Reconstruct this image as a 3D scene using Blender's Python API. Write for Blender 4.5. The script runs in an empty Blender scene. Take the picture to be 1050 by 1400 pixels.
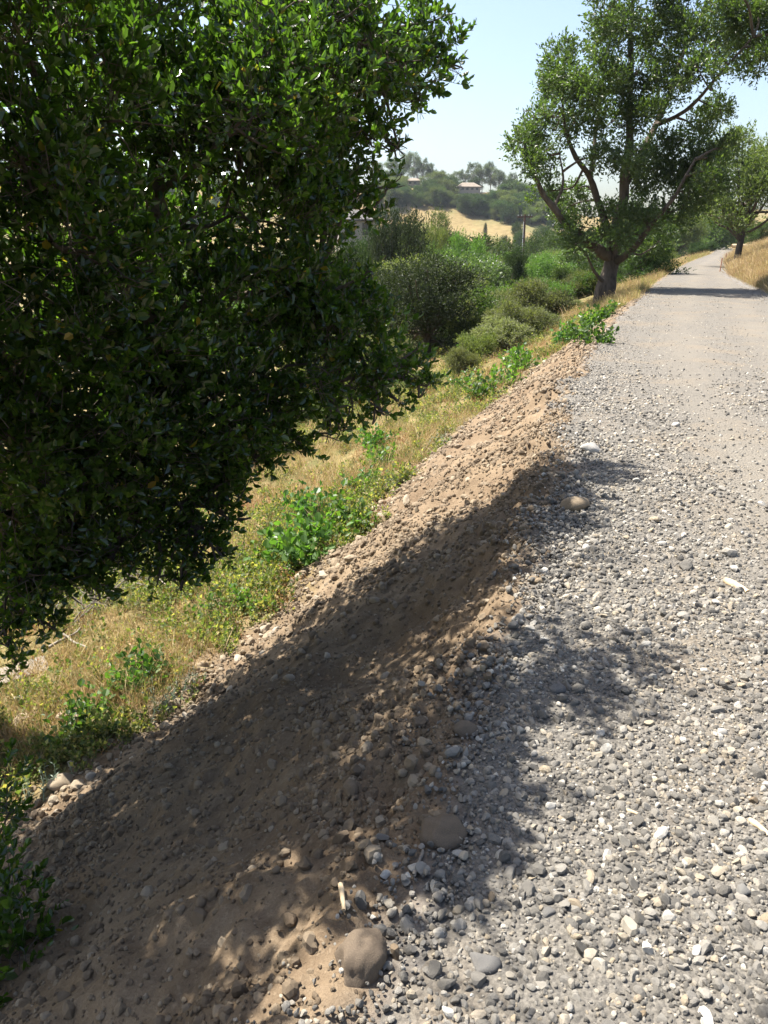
import bpy, math, random
import numpy as np
from mathutils import Vector

# ------------------------------------------------------------------ camera, sky, sun, exposure
SC = bpy.context.scene
COL = SC.collection
CAM_H, PITCH, FPX, CX, CY = 1.6, math.radians(18.6), 1100.0, 525.0, 700.0
cam_data = bpy.data.cameras.new('camera')
cam = bpy.data.objects.new('camera', cam_data)
COL.objects.link(cam)
cam.location = (0, 0, CAM_H)
cam.rotation_euler = (math.radians(90) - PITCH, 0, 0)
cam_data.sensor_fit = 'VERTICAL'
cam_data.sensor_height = 24.0
cam_data.lens = 24.0 * FPX / 1400.0
cam_data.clip_start = 0.05
cam_data.clip_end = 6000
SC.camera = cam

SUN_EL = math.radians(63)
SH_DIR = np.array([0.88, -0.475]); SH_DIR /= np.linalg.norm(SH_DIR)     # way the shadows fall on the ground
to_sun = Vector((-SH_DIR[0]*math.cos(SUN_EL), -SH_DIR[1]*math.cos(SUN_EL), math.sin(SUN_EL)))
world = bpy.data.worlds.new('World')
SC.world = world
world.use_nodes = True
wn = world.node_tree
bg = wn.nodes['Background']
sky = wn.nodes.new('ShaderNodeTexSky')
sky.sky_type = 'NISHITA'
sky.sun_disc = False
sky.sun_elevation = SUN_EL
sky.sun_rotation = math.atan2(to_sun.x, to_sun.y)
sky.altitude = 50
sky.air_density = 1.0
sky.dust_density = 2.6
sky.ozone_density = 1.0
wn.links.new(sky.outputs[0], bg.inputs[0])
bg.inputs[1].default_value = 0.085
sun_data = bpy.data.lights.new('sun', 'SUN')
sun_data.energy = 5.0
sun_data.angle = math.radians(0.53)
sun_data.color = (1.0, 0.945, 0.86)
sun = bpy.data.objects.new('sun', sun_data)
COL.objects.link(sun)
sun.rotation_euler = to_sun.to_track_quat('Z', 'Y').to_euler()
vs = SC.view_settings
vs.view_transform = 'Standard'
vs.look = 'None'
vs.exposure = 1.6
vs.gamma = 1.0
vs.use_curve_mapping = False
cy = SC.cycles
cy.max_bounces = 6; cy.diffuse_bounces = 3; cy.glossy_bounces = 2; cy.transmission_bounces = 3
cy.transparent_max_bounces = 4; cy.volume_bounces = 0
cy.caustics_reflective = False; cy.caustics_refractive = False
cy.use_denoising = True
cy.sample_clamp_indirect = 4.0

# ------------------------------------------------------------------ pixel helpers
CP, SP = math.cos(PITCH), math.sin(PITCH)
def ray(u, v):
    x = (u-CX)/FPX; y = -(v-CY)/FPX
    return np.array([x, y*SP+CP, y*CP-SP])
def at_y(u, v, Y):
    d = ray(u, v); return d*(Y/d[1]) + np.array([0, 0, CAM_H])
def at_f(u, v, f):
    return ray(u, v)*f + np.array([0, 0, CAM_H])
def project(P):
    P = np.asarray(P, float); d = P - np.array([0, 0, CAM_H])
    f = d[..., 1]*CP - d[..., 2]*SP; up = d[..., 1]*SP + d[..., 2]*CP
    f = np.where(np.abs(f) < 1e-3, 1e-3, f)
    return CX + FPX*d[..., 0]/f, CY - FPX*up/f, f

# ------------------------------------------------------------------ numeric noise
def _h(ix, iy, iz, seed):
    n = (ix.astype(np.int64)*374761393 + iy.astype(np.int64)*668265263 + iz.astype(np.int64)*2147483647 + seed*974711) & 0xFFFFFFFF
    n = ((n ^ (n >> 13))*1274126177) & 0xFFFFFFFF
    n = ((n ^ (n >> 16))*2246822519) & 0xFFFFFFFF
    n = n ^ (n >> 13)
    return (n & 0xFFFF)/32767.5 - 1.0
def noise2(x, y, seed=0):
    x = np.asarray(x, float); y = np.asarray(y, float)
    ix = np.floor(x); iy = np.floor(y); fx = x-ix; fy = y-iy
    fx = fx*fx*fx*(fx*(fx*6-15)+10); fy = fy*fy*fy*(fy*(fy*6-15)+10)
    z = np.zeros_like(ix)
    a = _h(ix, iy, z, seed); b = _h(ix+1, iy, z, seed); c = _h(ix, iy+1, z, seed); d = _h(ix+1, iy+1, z, seed)
    return (a*(1-fx)+b*fx)*(1-fy) + (c*(1-fx)+d*fx)*fy
def fbm2(x, y, oct=4, seed=0, gain=0.5):
    s = 0; a = 1; t = 0
    for o in range(oct):
        c, sn = math.cos(0.6*o), math.sin(0.6*o)
        s = s + a*noise2((x*c-y*sn)*2**o, (x*sn+y*c)*2**o, seed+o*17); t += a; a *= gain
    return s/t
def noise3(p, seed=0):
    i = np.floor(p); f = p-i; f = f*f*(3-2*f)
    r = 0
    for dx in (0, 1):
        for dy in (0, 1):
            for dz in (0, 1):
                w = (f[:, 0] if dx else 1-f[:, 0])*(f[:, 1] if dy else 1-f[:, 1])*(f[:, 2] if dz else 1-f[:, 2])
                r = r + w*_h(i[:, 0]+dx, i[:, 1]+dy, i[:, 2]+dz, seed)
    return r
def unit(a): return a/np.maximum(np.linalg.norm(a, axis=-1, keepdims=True), 1e-9)
def sstep(a, b, x):
    t = np.clip((np.asarray(x, float)-a)/(b-a), 0, 1); return t*t*(3-2*t)

# ------------------------------------------------------------------ terrain function
_T = np.linspace(-80, 760, 8401)
_raw = np.interp(_T, [-80, -6, 0, 1.3, 2, 2.6, 3.8, 6, 9, 11, 17, 27, 33.7, 41.8, 62, 113, 175, 760],
                 [-24, -2.2, -.5, -.08, .12, .33, .72, 1.35, 2.05, 2.7, 4.7, 8.5, 11, 14.1, 22.1, 43.7, 68.9, 290])
def _sm(arr, w):
    k = np.ones(w)/w; return np.convolve(np.pad(arr, w, mode='edge'), k, 'same')[w:-w]
_s1 = _sm(_sm(_raw, 9), 9); _s2 = _sm(_sm(_raw, 61), 61)
_m = sstep(6, 16, _T); _EDGE = _s1*(1-_m)+_s2*_m
_EDGE = _EDGE + (.13*fbm2(_T*1.05+2.3, _T*0+.7, 2, 7)+.05*fbm2(_T*3.3, _T*0+5.1, 2, 8))*sstep(.4, 1.5, _T)*(1-sstep(9, 16, _T))
def x_edge(Y): return np.interp(Y, _T, _EDGE)
def heading_cos(Y):
    g = (x_edge(np.asarray(Y)+.8)-x_edge(np.asarray(Y)-.8))/1.6
    return 1/np.sqrt(1+g*g)
def road_w(Y): return np.interp(Y, [-80, 24, 40, 120, 200], [4.1, 3.9, 3.0, 2.9, 3.0])
def toe_depth(Y): return np.interp(Y, [-40, 1, 3.8, 6.5, 12.6, 20, 27, 40], [1.9, 1.9, 1.72, 1.2, .92, .45, .25, .2])
SLOPE = 0.66
def weed_off(Y): return np.interp(Y, [1, 3, 5, 8, 12], [.55, .5, .38, .12, 0])
def h_base(X, Y):
    X = np.asarray(X, float); Y = np.asarray(Y, float)
    s = (x_edge(Y)-X)*heading_cos(Y)                       # metres left of the road edge
    D = toe_depth(Y); st = D/SLOPE + .12
    fill = -SLOPE*(np.sqrt((np.clip(s, 0, None)-.0)**2+.02)-.1414)
    below = -D - .30*np.clip(s-st, 0, 11) - .17*np.clip(s-st-11, 0, 40)
    left = np.where(s < st, np.maximum(fill, -D-.02*np.clip(s, 0, None)), below)
    left = np.where((s > st-.3) & (s < st+.5), left - .0, left)
    valley = np.maximum(left, -9.0)
    r = -s - road_w(Y)
    bank = .42*np.clip(r, 0, 3.2)+.22*np.clip(r-3.2, 0, 60)
    bank = bank*sstep(-2, 10, Y)*.8 + bank*.2
    z = np.where(s > 0, valley, np.where(r > 0, bank - .03*sstep(0, .3, r), -.02*np.abs(s)/2))
    if Y.max() < 230: return z
    # far hill with its ridge
    Xc = X
    ridge = np.interp(Xc, [-600, -160, 0, 22, 60, 82, 110, 300, 700], [36, 34, 31, 29, 26, 21, 14, 20, 55])
    up = sstep(270, 470, Y)*.62 + .38*sstep(400, 475, Y)
    hill = -9.0 + (ridge+9.0)*up + 3.5*fbm2(X/38, Y/60, 4, 5)*sstep(270, 380, Y)
    w = sstep(230, 290, Y)
    return z*(1-w) + np.maximum(hill, np.where(s > 0, -9.5, 0))*w
def h_full(X, Y):
    z = h_base(X, Y)
    s = (x_edge(Y)-X)*heading_cos(Y); D = toe_depth(Y); st = D/SLOPE+.12
    near = 1-sstep(14, 30, Y)
    onslope = sstep(-.15, .25, s)*(1-sstep(st, st+.6, s))*near
    # rills running down the fill, clods and a slumped hollow
    lump = .11*fbm2(X*1.5+3, Y*1.5, 3, 11) + .04*(.5-2*np.abs(fbm2(X*4.5, Y*4.5, 4, 23, .6))) + .016*fbm2(X*13, Y*13, 3, 31, .65)
    rill = .05*fbm2((X*.25+Y*.97)*4.2, (X*.97-Y*.25)*.9, 3, 41)
    z = z + onslope*(lump+rill)
    z = z - .20*np.exp(-(((X-.12)/.42)**2+((Y-4.1)/.75)**2)) * onslope
    crest = np.exp(-((s-.18)/.22)**2)*near
    z = z + crest*(.09*fbm2(X*3.1, Y*3.1, 4, 51)+.05*(.35-2*np.abs(fbm2(X*7, Y*7, 4, 57, .6))))
    offr = sstep(st, st+.8, s)
    z = z + offr*(.10*fbm2(X*.9, Y*.9, 4, 61)+.03*fbm2(X*5, Y*5, 3, 67))*(1-sstep(60, 200, Y))
    r = -s-road_w(Y)
    z = z + sstep(0, 1, r)*.10*fbm2(X*1.1, Y*1.1, 4, 71)
    onroad = (s < 0.1)*(r < 0)
    z = z + onroad*(.018*fbm2(X*.8, Y*.8, 3, 81)+.006*fbm2(X*6, Y*6, 2, 83))
    return z
def ground_hit(u, v, tmax=700.0, fine=True):
    d = ray(u, v); o = np.array([0, 0, CAM_H]); lo, hi = .8, tmax
    for t in (np.geomspace(.8, tmax, 420 if tmax > 100 else 90), None, None):
        if t is None: t = np.linspace(lo, hi, 24)
        P = d[None]*t[:, None]+o
        below = P[:, 2] < h_base(P[:, 0], P[:, 1])
        i = int(np.argmax(below)) if below.any() else len(t)-1
        lo, hi = t[max(i-1, 0)], t[i]
    p = P[i]
    if fine: p[2] = h_full(p[0:1], p[1:2])[0]
    return p

# ------------------------------------------------------------------ mesh helpers
def mesh_np(name, V, F, mat=None, smooth=False, midx=None):
    V = np.ascontiguousarray(V, np.float32); F = np.ascontiguousarray(F, np.int32)
    me = bpy.data.meshes.new(name)
    n, k = F.shape
    me.vertices.add(len(V)); me.vertices.foreach_set('co', V.ravel())
    me.loops.add(n*k); me.loops.foreach_set('vertex_index', F.ravel())
    me.polygons.add(n)
    me.polygons.foreach_set('loop_start', np.arange(0, n*k, k, dtype=np.int32))
    me.polygons.foreach_set('loop_total', np.full(n, k, np.int32))
    me.polygons.foreach_set('use_smooth', np.full(n, smooth, bool))
    me.update(calc_edges=True)
    if mat: me.materials.append(mat)
    return me
def new_obj(name, data, parent=None, loc=None):
    o = bpy.data.objects.new(name, data); COL.objects.link(o)
    if parent is not None: o.parent = parent
    if loc is not None: o.location = loc
    return o
def tag(o, label=None, cat=None, group=None, kind=None):
    if label: o['label'] = label
    if cat: o['category'] = cat
    if group: o['group'] = group
    if kind: o['kind'] = kind
    return o
def empty(name, loc, label, cat, group=None, rz=0.0, sc=1.0):
    o = bpy.data.objects.new(name, None); COL.objects.link(o)
    o.location = loc; o.rotation_euler = (0, 0, rz); o.scale = (sc, sc, sc) if not hasattr(sc, '__len__') else sc
    o.empty_display_size = .1
    return tag(o, label, cat, group)
def add_attr(me, name, arr):
    a = me.attributes.new(name, 'FLOAT', 'POINT'); a.data.foreach_set('value', np.ascontiguousarray(arr, np.float32))

# ------------------------------------------------------------------ materials
ALB = .72      # ground albedo level
class NT:
    def __init__(s, name):
        s.m = bpy.data.materials.new(name); s.m.use_nodes = True
        s.t = s.m.node_tree; s.p = s.t.nodes['Principled BSDF']; s.out = s.t.nodes['Material Output']
    def n(s, typ, **kw):
        nd = s.t.nodes.new('ShaderNode'+typ)
        for k, v in kw.items():
            if k.startswith('i_'):
                key = k[2:]; nd.inputs[int(key) if key.isdigit() else key].default_value = v
            else: setattr(nd, k, v)
        return nd
    def l(s, a, b): s.t.links.new(a, b)
    def noise(s, scale, detail=4, rough=.55, coord='Object', dist=0.0, vec=None):
        if vec is None: vec = s.coord(coord)
        nd = s.n('TexNoise'); nd.inputs['Scale'].default_value = scale; nd.inputs['Detail'].default_value = detail
        nd.inputs['Roughness'].default_value = rough; nd.inputs['Distortion'].default_value = dist
        s.l(vec, nd.inputs['Vector']); return nd.outputs['Fac']
    def coord(s, w):
        if not hasattr(s, '_tc'): s._tc = s.n('TexCoord')
        return s._tc.outputs[w]
    def ramp(s, fac, stops, interp='LINEAR'):
        r = s.n('ValToRGB'); e = r.color_ramp.elements; r.color_ramp.interpolation = interp
        while len(e) < len(stops): e.new(.5)
        for el, (p, c) in zip(e, stops):
            el.position = p; el.color = (c[0], c[1], c[2], 1) if hasattr(c, '__len__') else (c, c, c, 1)
        s.l(fac, r.inputs[0]); return r.outputs[0]
    def mix(s, fac, a, b, typ='MIX'):
        m = s.n('Mix', data_type='RGBA', blend_type=typ)
        for sock, val in ((m.inputs[0], fac), (m.inputs[6], a), (m.inputs[7], b)):
            if hasattr(val, 'is_output'): s.l(val, sock)
            elif hasattr(val, '__len__'): sock.default_value = (val[0], val[1], val[2], 1)
            else: sock.default_value = val
        return m.outputs[2]
    def attr(s, name): return s.n('Attribute', attribute_name=name).outputs['Fac']
    def mul(s, a, b, op='MULTIPLY'):
        m = s.n('Math', operation=op)
        for sock, val in ((m.inputs[0], a), (m.inputs[1], b)):
            if hasattr(val, 'is_output'): s.l(val, sock)
            else: sock.default_value = val
        return m.outputs[0]
    def bump(s, h, strength, dist, normal=None):
        b = s.n('Bump'); b.inputs['Strength'].default_value = strength; b.inputs['Distance'].default_value = dist
        s.l(h, b.inputs['Height'])
        if normal is not None: s.l(normal, b.inputs['Normal'])
        return b.outputs[0]
    def fin(s, col=None, rough=.9, spec=.2, normal=None):
        if col is not None:
            if hasattr(col, 'is_output'): s.l(col, s.p.inputs['Base Color'])
            else: s.p.inputs['Base Color'].default_value = (*col, 1)
        if hasattr(rough, 'is_output'): s.l(rough, s.p.inputs['Roughness'])
        else: s.p.inputs['Roughness'].default_value = rough
        s.p.inputs['Specular IOR Level'].default_value = spec
        if normal is not None: s.l(normal, s.p.inputs['Normal'])
        return s.m

def leaf_mat(name, stops, rough=.45, spec=.5, trans=.35, tcol=None, tint=None, vary=.35):
    N = NT(name)
    g = N.n('NewGeometry')
    rnd = g.outputs['Random Per Island']
    col = N.ramp(rnd, stops)
    big = N.noise(.9, 2, coord='Object')
    col = N.mix(N.ramp(big, [(.35, 0), (.7, .5)]), col, tint or tuple(x*1.1 for x in stops[1][1]))
    oi = N.n('ObjectInfo'); hs = N.n('HueSaturation'); mr = N.n('MapRange')
    mr.inputs['To Min'].default_value = 1-vary; mr.inputs['To Max'].default_value = 1+vary; N.l(oi.outputs['Random'], mr.inputs['Value']); N.l(mr.outputs[0], hs.inputs['Value'])
    mh = N.n('MapRange'); mh.inputs['To Min'].default_value = .5-vary*.06; mh.inputs['To Max'].default_value = .5+vary*.03
    ms = N.mul(oi.outputs['Random'], 7.31); ms = N.mul(ms, 1.0, 'FRACT'); N.l(ms, mh.inputs['Value']); N.l(mh.outputs[0], hs.inputs['Hue']); N.l(col, hs.inputs['Color']); col = hs.outputs[0]
    N.fin(col, rough, spec)
    tr = N.n('BsdfTranslucent')
    k = tcol or (2.1, 2.5, .75)
    m = N.mix(1.0, col, k, 'MULTIPLY'); N.l(m, tr.inputs[0])
    mx = N.n('MixShader'); mx.inputs[0].default_value = trans
    N.l(N.p.outputs[0], mx.inputs[1]); N.l(tr.outputs[0], mx.inputs[2]); N.l(mx.outputs[0], N.out.inputs[0])
    return N.m

def bark_mat(name, a, b, scale=14):
    N = NT(name)
    mp = N.n('Mapping'); mp.inputs['Scale'].default_value = (1, 1, .22); N.l(N.coord('Object'), mp.inputs[0])
    f = N.noise(scale, 6, .65, vec=mp.outputs[0])
    col = N.ramp(f, [(.3, a), (.7, b)])
    pt = N.noise(2.2, 3)
    col = N.mix(N.ramp(pt, [(.45, 0), (.7, .45)]), col, (b[0]*1.25, b[1]*1.25, b[2]*1.2))
    return N.fin(col, .92, .15, N.bump(f, .7, .03))

M = {}
M['oak_leaf'] = leaf_mat('oak_leaf', [(0, (.019, .037, .010)), (.5, (.036, .067, .014)), (.9, (.066, .108, .022)), (.985, (.09, .13, .027)), (1, (.26, .16, .03))], .24, .8, .5, vary=0.0)
M['pale_tree_leaf'] = leaf_mat('pale_tree_leaf', [(0, (.034, .058, .022)), (.6, (.06, .092, .033)), (1, (.10, .13, .05))], .40, .5, .38, vary=.1)
M['dark_leaf'] = leaf_mat('dark_leaf', [(0, (.022, .040, .014)), (.6, (.036, .062, .02)), (1, (.06, .085, .03))], .55, .18, .25)
M['dark_grey_leaf'] = leaf_mat('dark_grey_leaf', [(0, (.016, .024, .012)), (.6, (.026, .036, .017)), (1, (.05, .06, .032))], .55, .18, .2, vary=.12)  # own dark grey-green leaf colour of the nearer oaks
M['bright_leaf'] = leaf_mat('bright_leaf', [(0, (.04, .075, .02)), (.6, (.065, .11, .028)), (1, (.10, .15, .045))], .45, .4, .38)
M['olive_leaf'] = leaf_mat('olive_leaf', [(0, (.05, .068, .025)), (.6, (.085, .105, .038)), (1, (.14, .155, .06))], .55, .3, .3)
M['sage_leaf'] = leaf_mat('sage_leaf', [(0, (.075, .082, .045)), (.6, (.12, .125, .07)), (1, (.17, .175, .10))], .65, .2, .28)
M['eucalyptus_leaf'] = leaf_mat('eucalyptus_leaf', [(0, (.055, .075, .05)), (.6, (.09, .115, .075)), (1, (.14, .15, .10))], .5, .4, .25)
M['mallow_leaf'] = leaf_mat('mallow_leaf', [(0, (.035, .075, .02)), (.6, (.055, .11, .028)), (1, (.085, .15, .04))], .45, .4, .4)
M['weed_leaf'] = leaf_mat('weed_leaf', [(0, (.06, .085, .032)), (.45, (.105, .13, .05)), (.7, (.19, .185, .085)), (1, (.38, .30, .15))], .6, .25, .35)
M['silver_leaf'] = leaf_mat('silver_leaf', [(0, (.13, .18, .13)), (1, (.24, .29, .22))], .6, .25, .25, (1.2, 1.4, 1.0))
M['straw'] = leaf_mat('straw', [(0, (.25, .185, .09)), (.5, (.37, .28, .145)), (1, (.48, .39, .22))], .7, .2, .3, (1.2, 1.1, .8))
M['dry_leaf'] = leaf_mat('dry_leaf', [(0, (.20, .11, .04)), (.6, (.32, .19, .08)), (1, (.42, .28, .13))], .7, .2, .2, (1.2, 1.1, .8))
M['oak_bark'] = bark_mat('oak_bark', (.035, .027, .02), (.14, .115, .09))
M['grey_bark'] = bark_mat('grey_bark', (.035, .028, .022), (.13, .105, .085), 9)
M['dead_wood'] = bark_mat('dead_wood', (.14, .12, .095), (.30, .265, .22), 20)
M['pale_bark'] = bark_mat('pale_bark', (.22, .19, .16), (.45, .41, .36), 7)

def soil_mat():
    N = NT('fill_soil')
    big = N.noise(.9, 4); mid = N.noise(5, 5, .6); fine = N.noise(60, 6, .7); grit = N.noise(220, 3, .6)
    col = N.ramp(mid, [(.25, (.155, .115, .077)), (.5, (.25, .19, .128)), (.8, (.37, .29, .20))])
    col = N.mix(N.ramp(big, [(.42, 0), (.6, .55)]), col, (.17, .12, .078))
    col = N.mix(N.ramp(fine, [(.52, 0), (.75, .6)]), col, (.46, .37, .26))
    col = N.mix(N.ramp(grit, [(.3, .55), (.48, 0)]), col, (.12, .085, .055))
    gv = N.attr('gravelly')
    gcol = N.ramp(N.noise(45, 5, .7), [(.3, (.11, .105, .10)), (.6, (.26, .25, .235)), (.8, (.38, .36, .33))])
    col = N.mix(gv, col, gcol)
    lit = N.attr('litter')
    lm = N.ramp(N.noise(14, 5, .7), [(.3, (.13, .10, .055)), (.5, (.27, .21, .10)), (.72, (.42, .33, .16))])
    grn = N.ramp(N.noise(2.2, 4, .6), [(.42, 0), (.62, .75)])
    lm = N.mix(grn, lm, (.11, .125, .045))
    col = N.mix(lit, col, lm)
    b = N.bump(mid, .5, .03); b = N.bump(fine, .75, .012, b); b = N.bump(grit, .5, .004, b)
    col = N.mix(1.0, col, (ALB*1.0, ALB*.97, ALB*.93), 'MULTIPLY')
    return N.fin(col, .95, .12, b)
M['soil'] = soil_mat()
def road_mat():
    N = NT('road_gravel_fines')
    big = N.noise(1.1, 4, .6); mid = N.noise(9, 5, .65); fine = N.noise(95, 5, .75)
    col = N.ramp(fine, [(.28, (.085, .08, .075)), (.48, (.19, .18, .165)), (.7, (.31, .29, .265)), (.85, (.40, .375, .34))])
    tan = N.ramp(big, [(.50, 0), (.64, .6)])
    col = N.mix(tan, col, N.ramp(fine, [(.3, (.16, .13, .10)), (.6, (.31, .26, .20)), (.85, (.42, .36, .28))]))
    col = N.mix(N.ramp(mid, [(.35, .35), (.55, 0)]), col, (.13, .125, .12))
    col = N.mix(N.mul(N.attr('dust'), .6), col, (.27, .245, .208))
    vor = N.n('TexVoronoi'); vor.inputs['Scale'].default_value = 55; N.l(N.coord('Object'), vor.inputs['Vector'])
    b = N.bump(mid, .4, .02); b = N.bump(vor.outputs['Distance'], .8, -.012, b); b = N.bump(fine, .6, .006, b)
    col = N.mix(1.0, col, (ALB*.95, ALB*.925, ALB*.87), 'MULTIPLY')
    return N.fin(col, .93, .18, b)
M['road'] = road_mat()
def stone_mat(name, stops, dusty=(.35, .315, .265), rand='obj', dust=.7, lift=1.0):
    N = NT(name)
    oi = N.n('ObjectInfo'); col = N.ramp(oi.outputs['Random'], stops)
    f = N.noise(28, 5, .7); g = N.noise(140, 3, .6)
    col = N.mix(N.ramp(f, [(.45, 0), (.75, dust)]), col, dusty)
    col = N.mix(N.ramp(g, [(.3, .4), (.5, 0)]), col, (.08, .075, .07))
    b = N.bump(f, .6, .006); b = N.bump(g, .4, .002, b)
    col = N.mix(1.0, col, (ALB*lift, ALB*.98*lift, ALB*.93*lift), 'MULTIPLY')
    return N.fin(col, .82, .3, b)
M['gravel'] = stone_mat('gravel_stone', [(0, (.085, .083, .080)), (.25, (.145, .14, .132)), (.5, (.225, .215, .20)), (.75, (.325, .31, .285)), (.88, (.38, .32, .235)), (.95, (.48, .455, .41)), (1, (.62, .60, .56))], lift=1.22)
M['clod'] = stone_mat('soil_clod', [(0, (.17, .125, .084)), (.5, (.25, .19, .13)), (.85, (.34, .27, .19)), (1, (.44, .37, .28))], (.35, .27, .18))
M['tan_stone'] = stone_mat('tan_stone', [(0, (.22, .165, .11)), (.4, (.33, .26, .18)), (.8, (.45, .38, .29)), (1, (.56, .50, .42))], (.42, .33, .23))
M['white_stone'] = stone_mat('white_stone', [(0, (.42, .41, .39)), (1, (.60, .58, .55))], (.45, .42, .37), dust=.3)
M['grey_stone'] = stone_mat('grey_stone', [(0, (.15, .15, .155)), (1, (.30, .30, .295))])
M['brown_rock'] = stone_mat('brown_rock', [(0, (.16, .122, .09)), (1, (.18, .14, .105))], (.30, .24, .17), dust=.75)
def hill_mat():
    N = NT('hill_dry_grass')
    a = N.noise(.035, 5, .6); b = N.noise(.35, 5, .7); c = N.noise(.012, 3)
    col = N.ramp(b, [(.3, (.19, .14, .065)), (.55, (.28, .215, .10)), (.8, (.36, .285, .15))])
    col = N.mix(N.ramp(a, [(.5, 0), (.62, .7)]), col, (.19, .19, .08))
    col = N.mix(N.ramp(c, [(.55, 0), (.66, .6)]), col, (.30, .19, .12))
    col = N.mix(1.0, col, (ALB, ALB, ALB), 'MULTIPLY')
    return N.fin(col, .95, .1, N.bump(b, .5, .6))
M['hill'] = hill_mat()
def plain(name, col, rough=.7, spec=.3, var=.25, scale=8):
    N = NT(name); f = N.noise(scale, 4, .6)
    c = N.ramp(f, [(.3, tuple(x*(1-var) for x in col)), (.7, tuple(min(x*(1+var), .9) for x in col))])
    return N.fin(c, rough, spec, N.bump(f, .2, .01))
M['pole_wood'] = plain('pole_wood', (.10, .055, .035), .85)
M['insulator'] = plain('insulator', (.55, .53, .50), .3)
M['conduit'] = plain('conduit', (.55, .55, .55), .5)
M['stucco'] = plain('stucco', (.30, .265, .22), .9)
M['roof_tan'] = plain('roof_tan', (.20, .165, .13), .9, scale=2)
M['roof_grey'] = plain('roof_grey', (.10, .095, .09), .9, scale=2)
M['window_dark'] = plain('window_dark', (.03, .035, .04), .15, .5)
M['stake_wood'] = plain('stake_wood', (.28, .13, .08), .9)
M['cut_wood'] = plain('cut_wood', (.52, .40, .25), .85, scale=30)
M['car_paint'] = plain('car_paint', (.03, .04, .07), .3, .5, .1)
M['tyre'] = plain('tyre', (.02, .02, .02), .9)
M['lamp_glass'] = plain('lamp_glass', (.6, .6, .58), .2)
M['paper'] = plain('paper', (.72, .72, .74), .8)
M['concrete'] = plain('concrete', (.20, .175, .14), .9, scale=12)

# ------------------------------------------------------------------ ground sheet, fill slope, hill, road
def spaced(lo_fine, hi_fine, step, lo, hi, grow):
    a = list(np.arange(lo_fine, hi_fine+1e-6, step)); st = step; x = a[-1]
    while x < hi: st *= grow; x += st; a.append(x)
    st = step; x = a[0]; pre = []
    while x > lo: st *= grow; x -= st; pre.append(x)
    return np.array(pre[::-1]+a)
qs = spaced(-4.4, .5, .03, -700, 480, 1.07)
ys = list(spaced(.7, 5.6, .03, -60, .8, 1.12)); ys = [y for y in ys if y <= 5.6]
y = ys[-1]
while y < 720: y += .03*(y/5.5)**1.28; ys.append(y)
ys = np.array(ys)
GQ, GY = np.meshgrid(qs, ys)
GX = GQ + x_edge(GY)
GZ = h_full(GX, GY)
nq, ny = len(qs), len(ys)
idx = np.arange(nq*ny).reshape(ny, nq)
FQ = np.stack([idx[:-1, :-1], idx[:-1, 1:], idx[1:, 1:], idx[1:, :-1]], -1).reshape(-1, 4)
VV = np.stack([GX, GY, GZ], -1).reshape(-1, 3)
qc = ((GQ[:-1, :-1]+GQ[1:, 1:])/2).ravel(); yc = ((GY[:-1, :-1]+GY[1:, 1:])/2).ravel()
sc_ = -qc*heading_cos(yc)
st_c = toe_depth(yc)/SLOPE+.12
is_hill = yc > 250
is_fill = (~is_hill) & (sc_ > -.05) & (sc_ < st_c+.25) & (yc < 40) & (yc > -20)
S_v = (-GQ*heading_cos(GY)).ravel(); Yv = GY.ravel(); Xv = GX.ravel()
STv = toe_depth(Yv)/SLOPE+.12
wob = .35*fbm2(Xv*1.3, Yv*1.3, 4, 101)
STw = STv+weed_off(Yv)
litter = sstep(STw-.25+wob, STw+.35+wob, S_v)
rv = -S_v-road_w(Yv)
litter = np.maximum(litter, sstep(0.0, .7, rv+.4*fbm2(Xv*1.5, Yv*1.5, 3, 103))*.9)
litter = np.maximum(litter, sstep(16, 30, Yv)*sstep(0.1, .6, S_v)*.8)
gravelly = sstep(.10, -.14, S_v-.22*fbm2(Xv*2.3, Yv*2.3, 4, 105)-.02)*(rv < .2)
def sub_mesh(name, mask, mat):
    F = FQ[mask]; used = np.unique(F); remap = np.full(len(VV), -1, np.int64); remap[used] = np.arange(len(used))
    me = mesh_np(name, VV[used], remap[F], mat, True)
    add_attr(me, 'litter', litter[used]); add_attr(me, 'gravelly', gravelly[used])
    return me
ground = tag(new_obj('ground', sub_mesh('ground', (~is_hill) & (~is_fill), M['soil'])), 'weedy ground falling away into the valley', kind='structure')
fill = tag(new_obj('embankment', sub_mesh('embankment', is_fill, M['soil'])), 'bare tan earth slope below the gravel road', kind='structure')
hill = tag(new_obj('hill', sub_mesh('hill', is_hill, M['hill'])), 'far hill with golden dry grass and dark scrub', kind='structure')

# road sheet: its ragged rims dive under the earth beside it
rt = np.concatenate([np.linspace(0, .12, 16)[:-1], np.linspace(.12, .9, 60)[:-1], np.linspace(.9, 1, 12)])
ry = [v for v in ys if -25 < v < 215]
RT, RY = np.meshgrid(rt, np.array(ry))
w_l = -.04 + .30*fbm2(RY*1.1, RY*0+3, 4, 111) + .22*np.exp(-((RY-5.9)/1.0)**2) - .12*np.exp(-((RY-8.8)/1.0)**2)
w_r = road_w(RY) + .25*fbm2(RY*.8, RY*0+9, 3, 113)
RQ = w_l + (w_r-w_l)*RT
RX = RQ + x_edge(RY)
rim = np.minimum(sstep(0, .05, RT), sstep(1, .95, RT))
RZ = h_full(RX, RY) - .03*(1-rim) + .012*rim
ridx = np.arange(RT.size).reshape(RT.shape)
RF = np.stack([ridx[:-1, :-1], ridx[:-1, 1:], ridx[1:, 1:], ridx[1:, :-1]], -1).reshape(-1, 4)
rme = mesh_np('road', np.stack([RX, RY, RZ], -1).reshape(-1, 3), RF, M['road'], True)
rq = RQ.ravel(); ryv = RY.ravel()
dust = np.exp(-((rq-1.45)/.4)**2)+np.exp(-((rq-2.85)/.4)**2)
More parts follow.
